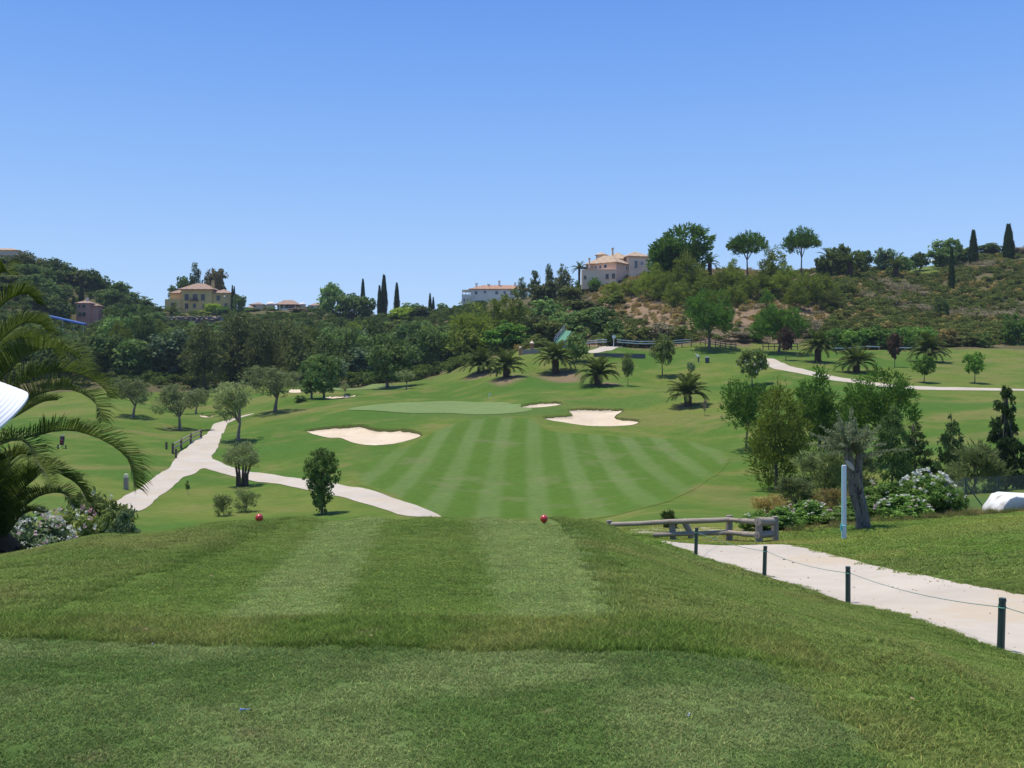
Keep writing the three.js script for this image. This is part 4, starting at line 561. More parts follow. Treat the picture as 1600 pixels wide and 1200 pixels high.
// ---------------------------------------------------------------- palms
const palmGreen = [[.045, .075, .011], [.13, .175, .028]], rachisMat = std([.2, .2, .07], .7), palmTrunkMat = new THREE.MeshStandardMaterial({ map: barkMap, color: lin(.75, .62, .5), roughness: 1 });
function frondGeo(pts, o = {}) {                                   // rachis through pts with two ranks of leaflets
  const { pairs = 24, len = .2, seed = 1, wid = .012, thick = .02, lift = .35, two = true, tint = 1 } = o, R = RNG(seed), cv = new THREE.CatmullRomCurve3(pts), pos = [], col = [], up = V(0, 1, 0), N = 14, sp = cv.getPoints(N);
  const rg = tube(sp, sp.map((_, i) => thick * lerp(1, .15, i / N)), 5, false).toNonIndexed();
  const rp = rg.getAttribute('position'); for (let i = 0; i < rp.count; i++) { pos.push(rp.getX(i), rp.getY(i), rp.getZ(i)); col.push(.16, .17, .055); }
  for (let k = 0; k < pairs; k++) for (const s of [-1, 1]) {
    const t = .1 + .9 * (k + R() * .5) / pairs, p = cv.getPoint(Math.min(1, t)), T = cv.getTangent(Math.min(1, t)), side = T.clone().cross(up).normalize().multiplyScalar(s), nr = side.clone().cross(T).normalize(); if (nr.y < 0) nr.negate();
    const prof = Math.sin(Math.PI * clamp(.12 + t * .82, 0, 1)) ** .6, L = len * prof * (.85 + .3 * R()), d = side.clone().multiplyScalar(.75).addScaledVector(T, .55 + .5 * t).addScaledVector(nr, lift * (.7 + .6 * R())).normalize();
    const d2 = d.clone().addScaledVector(up, -.35 - .3 * R()).normalize(), m = p.clone().addScaledVector(d, L * .55), e = m.clone().addScaledVector(d2, L * .45), wv = T.clone().multiplyScalar(wid * (.8 + .4 * R()));
    const c2 = mix3(palmGreen[0], palmGreen[1], R()).map(v => v * tint); const P = [[p.clone().sub(wv), p.clone().add(wv), m.clone().add(wv)], [p.clone().sub(wv), m.clone().add(wv), m.clone().sub(wv)], [m.clone().sub(wv), m.clone().add(wv), e]];
    for (const tri of two ? P : [[P[0][0], P[0][1], e]]) for (const q of tri) { pos.push(q.x, q.y, q.z); col.push(...c2); }
  }
  const g = new THREE.BufferGeometry(); g.setAttribute('position', new THREE.Float32BufferAttribute(pos, 3)); g.setAttribute('color', new THREE.Float32BufferAttribute(col, 3)); g.computeVertexNormals(); return g;
}
const FR = [.2, .55, .95, 1.25].map((e, i) => [0, 1].map(j => { const p = [V(0, 0, 0)]; let x = 0, y = 0, a = e; for (let k = 1; k <= 6; k++) { x += Math.cos(a) / 6; y += Math.sin(a) / 6; a -= (.1 + .04 * k) * (i === 3 ? .6 : .9 + .25 * j); p.push(V(x, y, (j - .5) * .04 * k / 6)); } return frondGeo(p, { pairs: 26, len: .23, seed: 60 + i * 2 + j, wid: .017, thick: .016 }); }));
function trunkPalm(h, r, seed) {
  const R = RNG(seed), gs = [tube([V(0, -.15, 0), V(0, h * .3, 0), V(0, h * .7, 0), V(0, h, 0), V(0, h + r * .7, 0)], [r * 1.15, r, r, r * 1.1, r * .4], 12)];
  const rows = Math.max(3, Math.round(h / (r * .42))); for (let k = 0; k < rows; k++) for (let q = 0; q < 9; q++) { const a = (q + (k % 2) * .5) / 9 * 6.283, y = (k + .5) / rows * h, c2 = V(Math.cos(a), 0, Math.sin(a)), b = new THREE.TetrahedronGeometry(r * .3); b.deleteAttribute('uv'); b.scale(1, .8, 1); b.rotateY(-a); b.translate(c2.x * r * 1.02, y, c2.z * r * 1.02); const i = mergeVertices(b); gs.push(i.index ? i : b); }
  gs.forEach(g => g.deleteAttribute('uv')); return mergeGeometries(gs);
}
function palm(px, base, top, wpx, label, o = {}) {
  const b = base > 0 && o.D ? onG((px - 800) / F * o.D, o.D) : ground(px, base), D = -b.z, W = wpx / F * D, Ht = EYE + (HOR - top) / F * D - b.y, L = W * .62, th = Math.max(.25, Ht - L * .95), r = o.r ?? W * .085, t = thing('date_palm', label, 'palm tree', b, (px * .7) % 6.28);
  obj('trunk', trunkPalm(th, r, px), palmTrunkMat, t);
  const R = RNG(px), n = o.n ?? 46;
  for (let k = 0; k < n; k++) { const f = (k + .5) / n, e = f < .22 ? 3 : f < .52 ? 2 : f < .8 ? 1 : 0, m = obj('frond', FR[e][k % 2], leafMat, t), s = L * (.85 + .25 * R()); m.position.set(0, th + r * .3, 0); m.rotation.set((R() - .5) * .3, k * 2.39996, (R() - .5) * .22); m.scale.set(s, s, s); }
  return t;
}
palm(751, 582, 541, 56, 'leftmost of the stout palms on the green slope');
palm(791, 590, 544, 56, 'second stout palm from the left, close to the leftmost');
palm(868, 584, 530, 58, 'stout palm below the green tarpaulin');
palm(934, 602, 552, 62, 'stout palm below the small leaning tree');
palm(1075, 634, 583, 62, 'lone palm low on the slope, nearest to the right bunker');
palm(1278, 566, 515, 54, 'left of the three palms on the right lawn');
palm(1338, 582, 537, 58, 'middle palm of the right lawn, by the thin path');
palm(1450, 565, 518, 60, 'rightmost palm of the right lawn, behind a small green tree');
palm(1109, 450, 393, 34, 'small palm on the ridge right of the biggest pine', { D: 256, n: 18 });
palm(1296, 440, 385, 40, 'palm in the skyline clump right of the umbrella pines', { D: 276, n: 20 });
palm(1328, 440, 388, 44, 'second palm in the skyline clump', { D: 274, n: 20 });
palm(1400, 440, 396, 40, 'low palm in the skyline clump above the scrub', { D: 280, n: 20 });
palm(905, 440, 406, 26, 'palm on the crest left of the pink villa', { D: 302, n: 18, r: .3 });
palm(270, 520, 500, 34, 'palm on the bank below the yellow villa', { D: 372, n: 20 });
palm(500, 510, 495, 26, 'palm on the bank below the low tiled houses', { D: 380, n: 18 });

// the two palms at the left edge, each frond on its own curve
function nearPalm(cx, cy, D, label, list, extra, trunkH) {
  const c0 = at(cx, cy, D), g0 = onG(c0.x, D), t = thing('date_palm', label, 'palm tree', g0), off = g0;
  obj('trunk', trunkPalm(Math.max(.35, c0.y - g0.y), .3, 5), palmTrunkMat, t);
  list.forEach((l, i) => { const n = l.p.length, pts = [V(c0.x - off.x + 0, c0.y - off.y, 0)], d1 = l.d ?? 0; l.p.forEach(([a, b], k) => { const q = at(a, b, D + d1 * (k + 1) / n); pts.push(q.sub(off)); }); obj('frond', frondGeo(pts, { pairs: Math.round((l.n ?? 62) * 1.7), len: (l.len ?? .42) * 1.15, seed: 300 + i + cx, wid: .0075, thick: .018, lift: l.lift ?? .7, tint: 1.05 }), leafMat, t); });
  const R = RNG(cx + 1000); for (let k = 0; k < extra; k++) { const a = Math.PI * (.55 + .95 * k / extra) + R() * .2, e = R() < .5 ? 1 : 2, m = obj('frond', FR[e][k % 2], leafMat, t); m.position.set(0, c0.y - off.y, 0); m.rotation.set(0, a, 0); const s = 2.3 + .6 * R(); m.scale.set(s, s, s); }
}
nearPalm(-70, 700, 13.4, 'large palm reaching in from the left edge with long arching fronds', [
  { p: [[0, 592], [15, 577], [37, 557], [62, 546], [95, 545], [120, 557], [136, 574]], d: -.6 },
  { p: [[-20, 560], [0, 532], [25, 511], [42, 504], [62, 506], [77, 520]], d: .7, len: .36 },
  { p: [[-25, 520], [0, 479], [25, 462], [45, 460], [58, 474]], d: .3, len: .34 },
  { p: [[-30, 480], [-10, 440], [5, 424], [16, 430]], d: -.3, len: .34 },
  { p: [[-10, 665], [36, 629], [50, 620], [75, 611], [108, 608], [135, 618], [153, 635], [160, 658]], d: -.9 },
  { p: [[-20, 640], [30, 600], [60, 586], [95, 580], [130, 586], [160, 604], [172, 622]], d: 1.1, len: .4 },
  { p: [[0, 690], [57, 680], [84, 673], [114, 672], [135, 677], [165, 689], [187, 704], [201, 719], [208, 740], [213, 762]], d: -.4, n: 80 },
  { p: [[-10, 670], [37, 643], [66, 628], [90, 625]], d: 1.3, len: .35 },
  { p: [[-20, 700], [30, 686], [50, 702], [60, 723], [72, 740], [82, 762]], d: -1.2, len: .34 },
  { p: [[-30, 600], [-5, 545], [20, 530], [50, 528], [80, 540], [95, 560]], d: 1.8, len: .4 },
], 12, 1.6);
nearPalm(-8, 850, 14.2, 'low young palm at the left edge in front of the white oleander', [
  { p: [[12, 800], [33, 766], [52, 750], [67, 738], [84, 742]], d: -.5, len: .3 },
  { p: [[25, 800], [45, 785], [60, 775], [84, 769], [102, 772], [111, 782], [118, 794]], d: -.8, len: .3 },
  { p: [[10, 780], [40, 745], [60, 734], [81, 733], [99, 743], [114, 751], [127, 764], [136, 783]], d: .3, len: .36 },
  { p: [[0, 790], [8, 745], [18, 719], [34, 709], [48, 712]], d: .4, len: .32 },
  { p: [[-5, 800], [-8, 750], [-2, 722], [10, 716]], d: -.5, len: .3 },
  { p: [[5, 800], [15, 770], [26, 745], [44, 732]], d: .9, len: .3 },
  { p: [[10, 820], [22, 795], [40, 775], [58, 768]], d: .9, len: .28 },
  { p: [[15, 830], [30, 808], [50, 798], [70, 802]], d: -.7, len: .24 },
  { p: [[-8, 780], [-20, 740], [-30, 725]], d: .2, len: .3 },
], 10, .4);
// ---------------------------------------------------------------- houses on the crest
const tileMap = dataTex(256, 256, (i, j) => { const u = i / 256, v = j / 256, n = hash2(Math.floor(u * 8), Math.floor(v * 8)), m = .72 + .4 * n; return mix3([.42 * m, .2 * m, .115 * m], [.5 * m, .36 * m, .24 * m], hash2(Math.floor(u * 8) + 50, Math.floor(v * 8) + 7)); });
const tileBump = dataTex(128, 128, (i, j) => { const s = .5 + .5 * Math.sin(i / 128 * 2 * Math.PI * 8); return [s, s, s]; }, false);
const roofMat = (c2) => new THREE.MeshStandardMaterial({ map: tileMap, color: lin(...c2), roughness: .95, bumpMap: tileBump, bumpScale: .06 });
const terracotta = roofMat([.85, .95, 1.1]), tanRoof = roofMat([1.1, 1.35, 1.45]), redRoof = roofMat([1, .95, .95]);
const plaster = col => new THREE.MeshStandardMaterial({ map: tileTex(256, col, .28, true, [4, 16, 64]), roughness: .95 });
const ochre = plaster([.7, .48, .19]), pinkWall = plaster([.7, .47, .33]), palePink = plaster([.8, .6, .42]), whiteWall = plaster([.8, .72, .6]), towerPink = plaster([.58, .28, .2]), beige = plaster([.55, .45, .33]), stone = plaster([.3, .26, .22]), darkStone = plaster([.13, .125, .12]);
const glassMat = new THREE.MeshPhysicalMaterial({ color: lin(.03, .035, .045), roughness: .12 }), frameMat = std([.3, .24, .18], .7), whiteFrame = std([.75, .73, .7], .6);
// house frame: everything is given in photo pixels, put at distance D and cut to metres there
function house(name, label, D, pxc, pyb, category = 'house') {
  const o = at(pxc, pyb, D), g = thing(name, label, category, o), s = D / F, X = px => (px - pxc) * s, Y = py => (pyb - py) * s;
  const A = { g, X, Y, s,
    wall(n, mat, x0, x1, yt, yb, z0, z1, p = g) { return obj(n, uvBox(box(X(x0), X(x1), Y(yb), Y(yt), z1, z0)), mat, p); },
    win(x0, x1, yt, yb, z, arch = false, mat = frameMat) {            // frame around a pane set back in it
      const a = X(x0), b = X(x1), c2 = Y(yb), d = Y(yt), t = .12, fr = mergeGeometries([box(a - t, a, c2 - t, d + t, z - .25, z + .1), box(b, b + t, c2 - t, d + t, z - .25, z + .1), box(a, b, d, d + t, z - .25, z + .1), box(a - .1, b + .1, c2 - t - .06, c2, z - .25, z + .2), box((a + b) / 2 - .03, (a + b) / 2 + .03, c2, d, z - .1, z + .07)]);
      const w = obj('window', fr, mat, g); obj('pane', box(a, b, c2, d, z - .1, z + .03), glassMat, w); if (arch) { const s2 = new THREE.CylinderGeometry((b - a) / 2, (b - a) / 2, .12, 12, 1, false, -Math.PI / 2, Math.PI); s2.rotateX(Math.PI / 2); s2.translate((a + b) / 2, d + t, z); obj('arch_pane', s2, glassMat, w); } return w; },
    hip(n, mat, x0, x1, ye, yr, z0, z1, inset = .5, over = .5) { return obj(n, hipGeo(X(x0) - over, X(x1) + over, z1 - over, z0 + over, Y(ye), Y(yr), inset), mat, g); },
    chimney(px, yt, yb, z, w = 2.4, mat = whiteWall) { const c2 = obj('chimney', mergeGeometries([box(X(px - w / 2), X(px + w / 2), Y(yb), Y(yt) - .5, z - .5, z + .5), box(X(px - w / 2) - .12, X(px + w / 2) + .12, Y(yt) - .25, Y(yt), z - .62, z + .62)].concat([-1, 1].map(q => box(X(px + q * w * .38) - .12, X(px + q * w * .38) + .12, Y(yt) - .5, Y(yt) - .25, z - .5, z + .5)))), mat, g); return c2; } };
  return A;
}
function uvBox(g) { const p = g.getAttribute('position'), n = g.getAttribute('normal'), uv = []; for (let i = 0; i < p.count; i++) { const ax = Math.abs(n.getX(i)), ay = Math.abs(n.getY(i)); uv.push(ax > .7 ? p.getZ(i) / 6 : p.getX(i) / 6, ay > .7 ? p.getZ(i) / 6 : p.getY(i) / 6); } g.setAttribute('uv', new THREE.Float32BufferAttribute(uv, 2)); return g; }
function hipGeo(x0, x1, z0, z1, y0, y1, inset) {
  const w = x1 - x0, d = z1 - z0, r = Math.min(w, d) / 2 * inset * 2, zc = (z0 + z1) / 2, xa = Math.min(x0 + r, (x0 + x1) / 2), xb = Math.max(x1 - r, (x0 + x1) / 2), P = [], U = [];
  const q = (...v) => { const e = v[1].clone().sub(v[0]), L = e.length(); for (let i = 1; i < v.length - 1; i++) for (const t of [v[0], v[i], v[i + 1]]) { P.push(t.x, t.y, t.z); const r2 = t.clone().sub(v[0]); const u = r2.dot(e) / L; U.push(u / 2.4, Math.sqrt(Math.max(0, r2.lengthSq() - u * u)) / 2.4); } };
  const A = V(x0, y0, z1), B = V(x1, y0, z1), C = V(x1, y0, z0), D = V(x0, y0, z0), R1 = V(xa, y1, zc), R2 = V(xb, y1, zc);
  q(A, B, R2, R1); q(B, C, R2); q(C, D, R1, R2); q(D, A, R1); q(D, C, B, A);
  for (const [a, b] of [[A, B], [B, C], [C, D], [D, A]]) q(a.clone().setY(y0 - .18), b.clone().setY(y0 - .18), b, a);
  const g = new THREE.BufferGeometry(); g.setAttribute('position', new THREE.Float32BufferAttribute(P, 3)); g.setAttribute('uv', new THREE.Float32BufferAttribute(U, 2)); g.computeVertexNormals(); return g;
}
{ // yellow villa
  const h = house('yellow_villa', 'ochre two-storey villa with a hipped tile roof on the left crest', 390, 310, 486), { g } = h;
  h.wall('wall', ochre, 283.5, 331, 452, 500, 0, -9); h.hip('roof', terracotta, 282.5, 332, 452, 441, 0, -9, .5, .9); h.wall('wing_wall', ochre, 264, 283.5, 457.4, 500, -1.5, -9); h.hip('wing_roof', terracotta, 264, 288, 457.4, 450, -1.5, -9, .5, .7); h.wall('wing_wall', ochre, 331, 359, 457.4, 500, -1, -9); h.hip('wing_roof', terracotta, 329, 360, 457.4, 450, -1, -9, .5, .6); h.wall('terrace_wall', ochre, 259, 283.4, 468, 500, 1, -1.5);
  h.wall('cornice', beige, 282.6, 331.8, 451.6, 452.8, .35, -.05); h.chimney(329, 437, 454, -3, 3.6, ochre);
  for (const [a, b, t, d, ar] of [[289, 294.5, 460, 469, 0], [302, 308, 460, 468, 0], [314.5, 320, 460, 469, 0], [289.5, 294, 474.5, 482, 1], [302, 306, 474.5, 480.5, 1], [317, 321, 475, 482, 1]]) h.win(a, b, t, d, .06, ar);
  h.win(337.5, 342.5, 461.5, 468.5, -.94); h.win(350, 354, 474, 481, -.94, true); h.win(269.5, 274, 474, 480, 1.06, true);
  const bal = obj('balcony', mergeGeometries([box(h.X(297), h.X(311), h.Y(470), h.Y(469.3), .05, 1.1), box(h.X(297), h.X(311), h.Y(466.4), h.Y(466), 1, 1.1)].concat(Array.from({ length: 15 }, (_, k) => box(h.X(297 + k) - .03, h.X(297 + k) + .03, h.Y(469.3), h.Y(466.3), 1, 1.08)))), std([.04, .04, .045], .5), g);
  const dish = new THREE.SphereGeometry(.5, 14, 6, 0, 6.3, 0, .9); dish.rotateX(1.2); dish.translate(h.X(350.5), h.Y(463.5), -.6); obj('satellite_dish', dish, whiteFrame, g);
}
{ // stone terrace under it, stones laid one by one
  const t = thing('stone_wall', 'rough stone retaining wall on the bank under the yellow villa', 'wall', ground(300, 509).add(V(0, 1.6, 0))), R = RNG(31), s = 376 / F;
  const mats = [[.27, .2, .14], [.19, .155, .125], [.36, .27, .19], [.13, .115, .1]].map(c2 => std(c2, 1)), gs = [0, 1, 2].map(k => { const b = new THREE.IcosahedronGeometry(.62, 1), p = b.getAttribute('position'), r = RNG(k); const mv = mergeVertices(b), q = mv.getAttribute('position'); for (let i = 0; i < q.count; i++) { const f = .75 + .4 * r(); q.setXYZ(i, q.getX(i) * f * 1.5, q.getY(i) * f * .8, q.getZ(i) * f); } mv.computeVertexNormals(); return mv; });
  obj('backing', box(-54 * s, 42 * s, -9 * s, 7 * s, -2.4, -.5), stone, t);
  for (let r = 0; r < 5; r++) for (let x = -53; x < 41; x += 6.4 + 2.2 * R()) { const m = obj('stone', gs[Math.floor(R() * 3)], mats[Math.floor(R() * 4)], t); m.position.set((x + R() * 3) * s, (-7.5 + r * 3 + R() * 1.6) * s, -.5 + .4 * R()); m.rotation.set(0, R() * 6, (R() - .5) * .6); m.scale.set(.7 + .9 * R(), .6 + .6 * R(), .8); }
}
{ // pink villa, seen at its corner
  const h = house('pink_villa', 'large pink villa with pale tile roofs on the right-hand crest', 294, 955, 446), { g } = h;
  const Yz = (py, z) => EYE + (HOR - py) / F * (294 - z) - g.position.y, blk = (n, mat, cx, cz, w, d, yt, yb, ang, p = g) => { const b = uvBox(box(-w / 2, w / 2, h.Y(yb), Yz(yt, cz + 3), -d / 2, d / 2)), m = obj(n, b, mat, p); m.position.set(h.X(cx), 0, cz); m.rotation.y = ang; return m; };
  const rf = (cx, cz, w, d, ye, yr, ang, mat = tanRoof, over = .5) => { const m = obj('roof', hipGeo(-w / 2 - over, w / 2 + over, -d / 2 - over, d / 2 + over, Yz(ye, cz + 3), Yz(yr, cz), .5), mat, g); m.position.set(h.X(cx), 0, cz); m.rotation.y = ang; return m; };
  const a1 = -.62; blk('wall', pinkWall, 953, -7, 10.5, 8, 411.5, 452, a1); rf(953, -7, 10.5, 8, 411.5, 399, a1); blk('wing_wall', pinkWall, 973, -14, 9, 9, 406, 450, a1); rf(973, -14, 9, 9, 406, 394.5, a1); blk('wing_wall', palePink, 999, -10, 7, 6, 400.5, 450, .3); rf(999, -10, 7, 6, 400.5, 393.5, .3);
  const tow = new THREE.CylinderGeometry(1.6, 1.6, 8, 14); tow.translate(h.X(945), Yz(399, -12) - 4, -12); obj('turret', tow, palePink, g); const cap = new THREE.ConeGeometry(2.1, 1, 14); cap.translate(h.X(945), Yz(396.3, -12), -12); obj('turret_roof', cap, tanRoof, g);
  h.chimney(962, 381, 398, -9, 2.6, palePink); h.chimney(923, 400, 416, -5, 2, palePink);
  h.wall('terrace_wall', palePink, 909, 962.5, 423, 452, 1, -3); h.wall('terrace_parapet', palePink, 908.6, 962.9, 421.6, 423, 1.15, .75);
  for (const [a, b, t, d] of [[912.5, 915, 432, 436.5], [946.3, 950, 429.3, 436], [956, 960, 428.5, 435]]) h.win(a, b, t, d, 1.05);
  // windows of the turned front, set on its face
  const front = new THREE.Group(); const winOn = (lx, lz, face, yt, yb, w) => { const H2 = h.Y(yt) - h.Y(yb), f = mergeGeometries([box(-w / 2 - .1, w / 2 + .1, -.1, 0, -.1, .14), box(-w / 2 - .1, -w / 2, 0, H2, -.1, .1), box(w / 2, w / 2 + .1, 0, H2, -.1, .1), box(-w / 2 - .1, w / 2 + .1, H2, H2 + .1, -.1, .1)]), m = obj('window', f, whiteFrame, g); obj('pane', box(-w / 2, w / 2, 0, H2, -.08, .04), glassMat, m); const ca = Math.cos(a1), sa = Math.sin(a1), px = h.X(953), pz = -7, X2 = lx * ca + lz * sa, Z2 = -lx * sa + lz * ca; m.position.set(px + X2, Yz(yb, -5), pz + Z2); m.rotation.y = a1 + face; };
  winOn(-1.7, 4.03, 0, 416, 420, .6); winOn(-.2, 4.03, 0, 415.5, 420.5, .7); winOn(1.6, 4.03, 0, 415, 420, 1); winOn(5.28, -2, Math.PI / 2, 416, 421, .7); winOn(5.28, -2, Math.PI / 2, 430, 434, .6);
  h.win(996, 1000.5, 403, 415, -6.55, true, whiteFrame); h.win(1006.5, 1009, 404, 410, -6.55, false, whiteFrame);
  const perg = obj('pergola', mergeGeometries([box(h.X(908.5), h.X(919), h.Y(417.6), h.Y(416.4), -4.5, -.5), box(h.X(909), h.X(909.6), h.Y(423), h.Y(417.5), -.8, -.6)]), std([.08, .06, .05], .8), g);
}
{ // white villa
  const h = house('white_villa', 'long white villa with a red tile roof and many chimneys', 374, 778, 478), { g } = h;
  h.wall('wall', whiteWall, 735, 825, 451, 486, 0, -10); h.hip('roof', redRoof, 733.5, 826, 451.5, 443.5, 0, -10, .5, .5);
  h.wall('balcony_floor', whiteWall, 722, 735, 463, 486, 1.5, -5); h.wall('balcony_roof', whiteWall, 722, 734.8, 453.4, 455, 1.5, -5); for (const x of [722.6, 727.5, 732.5]) h.wall('column', whiteWall, x, x + 1, 455, 463, 1.4, 1.1);
  h.wall('balcony_parapet', whiteWall, 721.8, 734.8, 460.6, 463, 1.62, 1.3);
  for (const [x, t, b] of [[744, 441, 450], [763, 442, 449], [780, 437, 446], [805, 440, 449], [817, 443, 449]]) h.chimney(x, t, b, -4, 3);
  for (const [a, b, t, d] of [[756, 759.5, 454, 458], [774, 778, 455, 460], [797.5, 801, 456, 461], [806, 809, 457, 462], [742, 746, 455, 460], [787, 790, 455, 460], [817, 820, 457, 462]]) h.win(a, b, t, d, .06, true, whiteFrame);
  for (const [a, b] of [[724.5, 727], [729.5, 732]]) h.win(a, b, 467, 473, 1.56, true, whiteFrame);
}
{ // pink tower
  const h = house('pink_tower', 'narrow salmon-pink tower house on the left slope', 328, 131, 507), { g } = h;
  h.wall('wall', towerPink, 119, 141, 473.5, 520, 0, -5); h.hip('roof', terracotta, 118, 142, 473.5, 468, 0, -5, .5, .35); h.wall('wing_wall', towerPink, 141, 151, 477, 520, -1, -5); h.hip('wing_roof', terracotta, 140, 152, 477, 474, -1, -5, .5, .3);
  for (const [a, b, t, d] of [[122.4, 125.2, 476.6, 480], [129, 133, 476.6, 480.6], [123.2, 127, 488.5, 494], [129.3, 133.6, 488.5, 494], [123, 128, 502.5, 508]]) h.win(a, b, t, d, .06);
  h.chimney(132.5, 464.5, 470, -2, 1.6, whiteWall);
}
{ const a = at(75, 494, 300), b = at(133, 507, 300), t = thing('blue_awning', 'long tilted blue awning in front of the pink tower', 'awning', V((a.x + b.x) / 2, (a.y + b.y) / 2, -300)), L = a.distanceTo(b), an = Math.atan2(b.y - a.y, b.x - a.x);
  const sl = new RoundedBoxGeometry(L, .5, 2.2, 2, .08); sl.rotateZ(an); obj('roof_panel', sl, std([.06, .16, .5], .5), t); const ed = box(-L / 2, L / 2, .28, .42, -1.1, -.2); ed.rotateZ(an); obj('edge_strip', ed, std([.3, .42, .62], .5), t);
  for (const q of [-.4, -.1, .2, .45]) { const x = q * L * Math.cos(an), y = q * L * Math.sin(an), gy = groundY(t.position.x + x, 300) - t.position.y; obj('post', cyl(V(x, Math.min(gy, y - 1) - .2, 0), V(x, y, 0), .07, .07, 8), whiteFrame, t); } }
// low houses
function lowHouse(label, D, pxc, pyb, walls, roofs, wins, mat = beige, rm = terracotta) { const h = house('low_house', label, D, pxc, pyb); for (const w of walls) h.wall('wall', mat, ...w); for (const r of roofs) h.hip('roof', rm, ...r); for (const w of wins) h.win(...w); return h; }
{ const h = lowHouse('low tiled house with a white verandah above the pink bush', 402, 447, 484, [[431, 464, 475.5, 494, -2.4, -8]], [[429.5, 465.5, 475.5, 467.6, 0, -8, .35, .2]], [[439, 442.5, 477, 481.5, -2.3], [446, 450, 477, 481.5, -2.3], [452, 457, 477, 481.5, -2.3]], beige);
  for (const x of [436, 442.8, 460]) h.wall('column', whiteWall, x, x + 1.2, 475.6, 482.5, -.3, -.7); h.wall('parapet', whiteWall, 436, 463, 482.2, 494, .1, -.25); }
lowHouse('low tiled house left of the verandah house', 404, 400, 482, [[391, 411, 475.5, 490, 0, -7]], [[389, 413, 475.5, 471.3, 0, -7, .5, .1]], [[396, 399, 477, 480.5, .06]], beige);
lowHouse('small tiled outbuilding at the left end of the low houses', 398, 389, 486, [[383, 395, 480.6, 492, 0, -5]], [[382, 396, 480.6, 477, 0, -5, .5, .1]], [[388, 390.5, 482, 485, .06]], beige);
{ const h = lowHouse('low tiled house right of the white domes', 402, 498, 484, [[481, 514, 477, 494, 0, -8]], [[482, 504, 476.6, 471.4, -1, -8, .4, .1], [498, 515, 477, 471.6, .6, -7, .5, .1]], [[503, 507, 478, 482, .06], [486, 489, 478.4, 482, .06]], beige); }
for (const [px, w, l] of [[423, 13.5, 'white dome roof left of the verandah house'], [473, 10, 'white dome roof right of the verandah house']]) { const t = thing('white_dome', l, 'dome', at(px, 476, 406)), s = 406 / F, d = new THREE.SphereGeometry(w / 2 * s, 18, 8, 0, 6.2832, 0, Math.PI / 2); d.scale(1, .62, 1); obj('dome_roof', d, whiteWall, t); const b = new THREE.CylinderGeometry(w / 2 * s * .96, w / 2 * s * .96, 5, 18); b.translate(0, -2.5, 0); obj('drum', b, beige, t); }
lowHouse('small white building with two dark openings below the crest trees', 378, 548, 504, [[541.5, 554.5, 488.5, 512, 0, -4], [528, 541.4, 496, 512, -.4, -4]], [[526, 541, 496, 492, -.3, -4.2, .4, .1]], [[544.2, 547, 492.6, 501.5, .06], [549.2, 552, 492.6, 501.5, .06]], palePink);
{ const h = house('hilltop_house', 'sand-coloured house with two tiled roofs at the top left edge', 372, 10, 405); h.wall('wall', beige, -30, 26, 393, 420, 0, -8); h.hip('roof', tanRoof, -32, 28, 398, 391.6, 0, -8, .5, .2); h.wall('upper_wall', beige, -24, 20, 389, 399, -2, -7); h.hip('roof', tanRoof, -26, 23, 389.6, 385.4, -1.5, -7.5, .5, .2); for (const x of [-12, 2, 14]) h.win(x, x + 3, 400, 405, .06); }
{ const h = house('ridge_house', 'pinkish house half hidden behind the skyline cypresses', 338, 1548, 412); h.wall('wall', palePink, 1530, 1572, 399, 420, 0, -8); h.hip('roof', tanRoof, 1529, 1573, 399, 393, 0, -8, .5, .3); h.wall('wing_wall', palePink, 1512, 1530, 402.5, 420, -1, -8); h.hip('wing_roof', tanRoof, 1511, 1531, 402.5, 399, -1, -8, .5, .2); for (const x of [1536, 1546, 1560]) h.win(x, x + 3, 402, 407, .06); h.win(1518, 1521, 404, 408, -.94); }
{ const D = 312, b = onG((1457 - 800) / F * D, D), t = thing('parasol', 'small white parasol on the bright green patch of the ridge', 'parasol', b), hgt = Math.max(2.2, EYE + (HOR - 414) / F * D - b.y); const c2 = new THREE.ConeGeometry(1.3, .6, 10, 1, true); c2.translate(0, hgt, 0); obj('canopy', c2, whiteWall, t); obj('pole', cyl(V(0, -.1, 0), V(0, hgt + .2, 0), .04, .04, 8), frameMat, t); }
{ const s = 386 / F, t = thing('garden_wall', 'long grey garden wall on the crest below the white villa', 'wall', at(703, 492, 386)); obj('wall', uvBox(box(-27 * s, 27 * s, -4 * s, 8 * s, -.6, 0)), stone, t); obj('coping', box(-27.4 * s, 27.4 * s, 8 * s, 8.7 * s, -.75, .15), beige, t); obj('bank', uvBox(box(-27 * s, 27 * s, -7 * s, 1 * s, .02, .8)), plaster([.32, .2, .13]), t); }
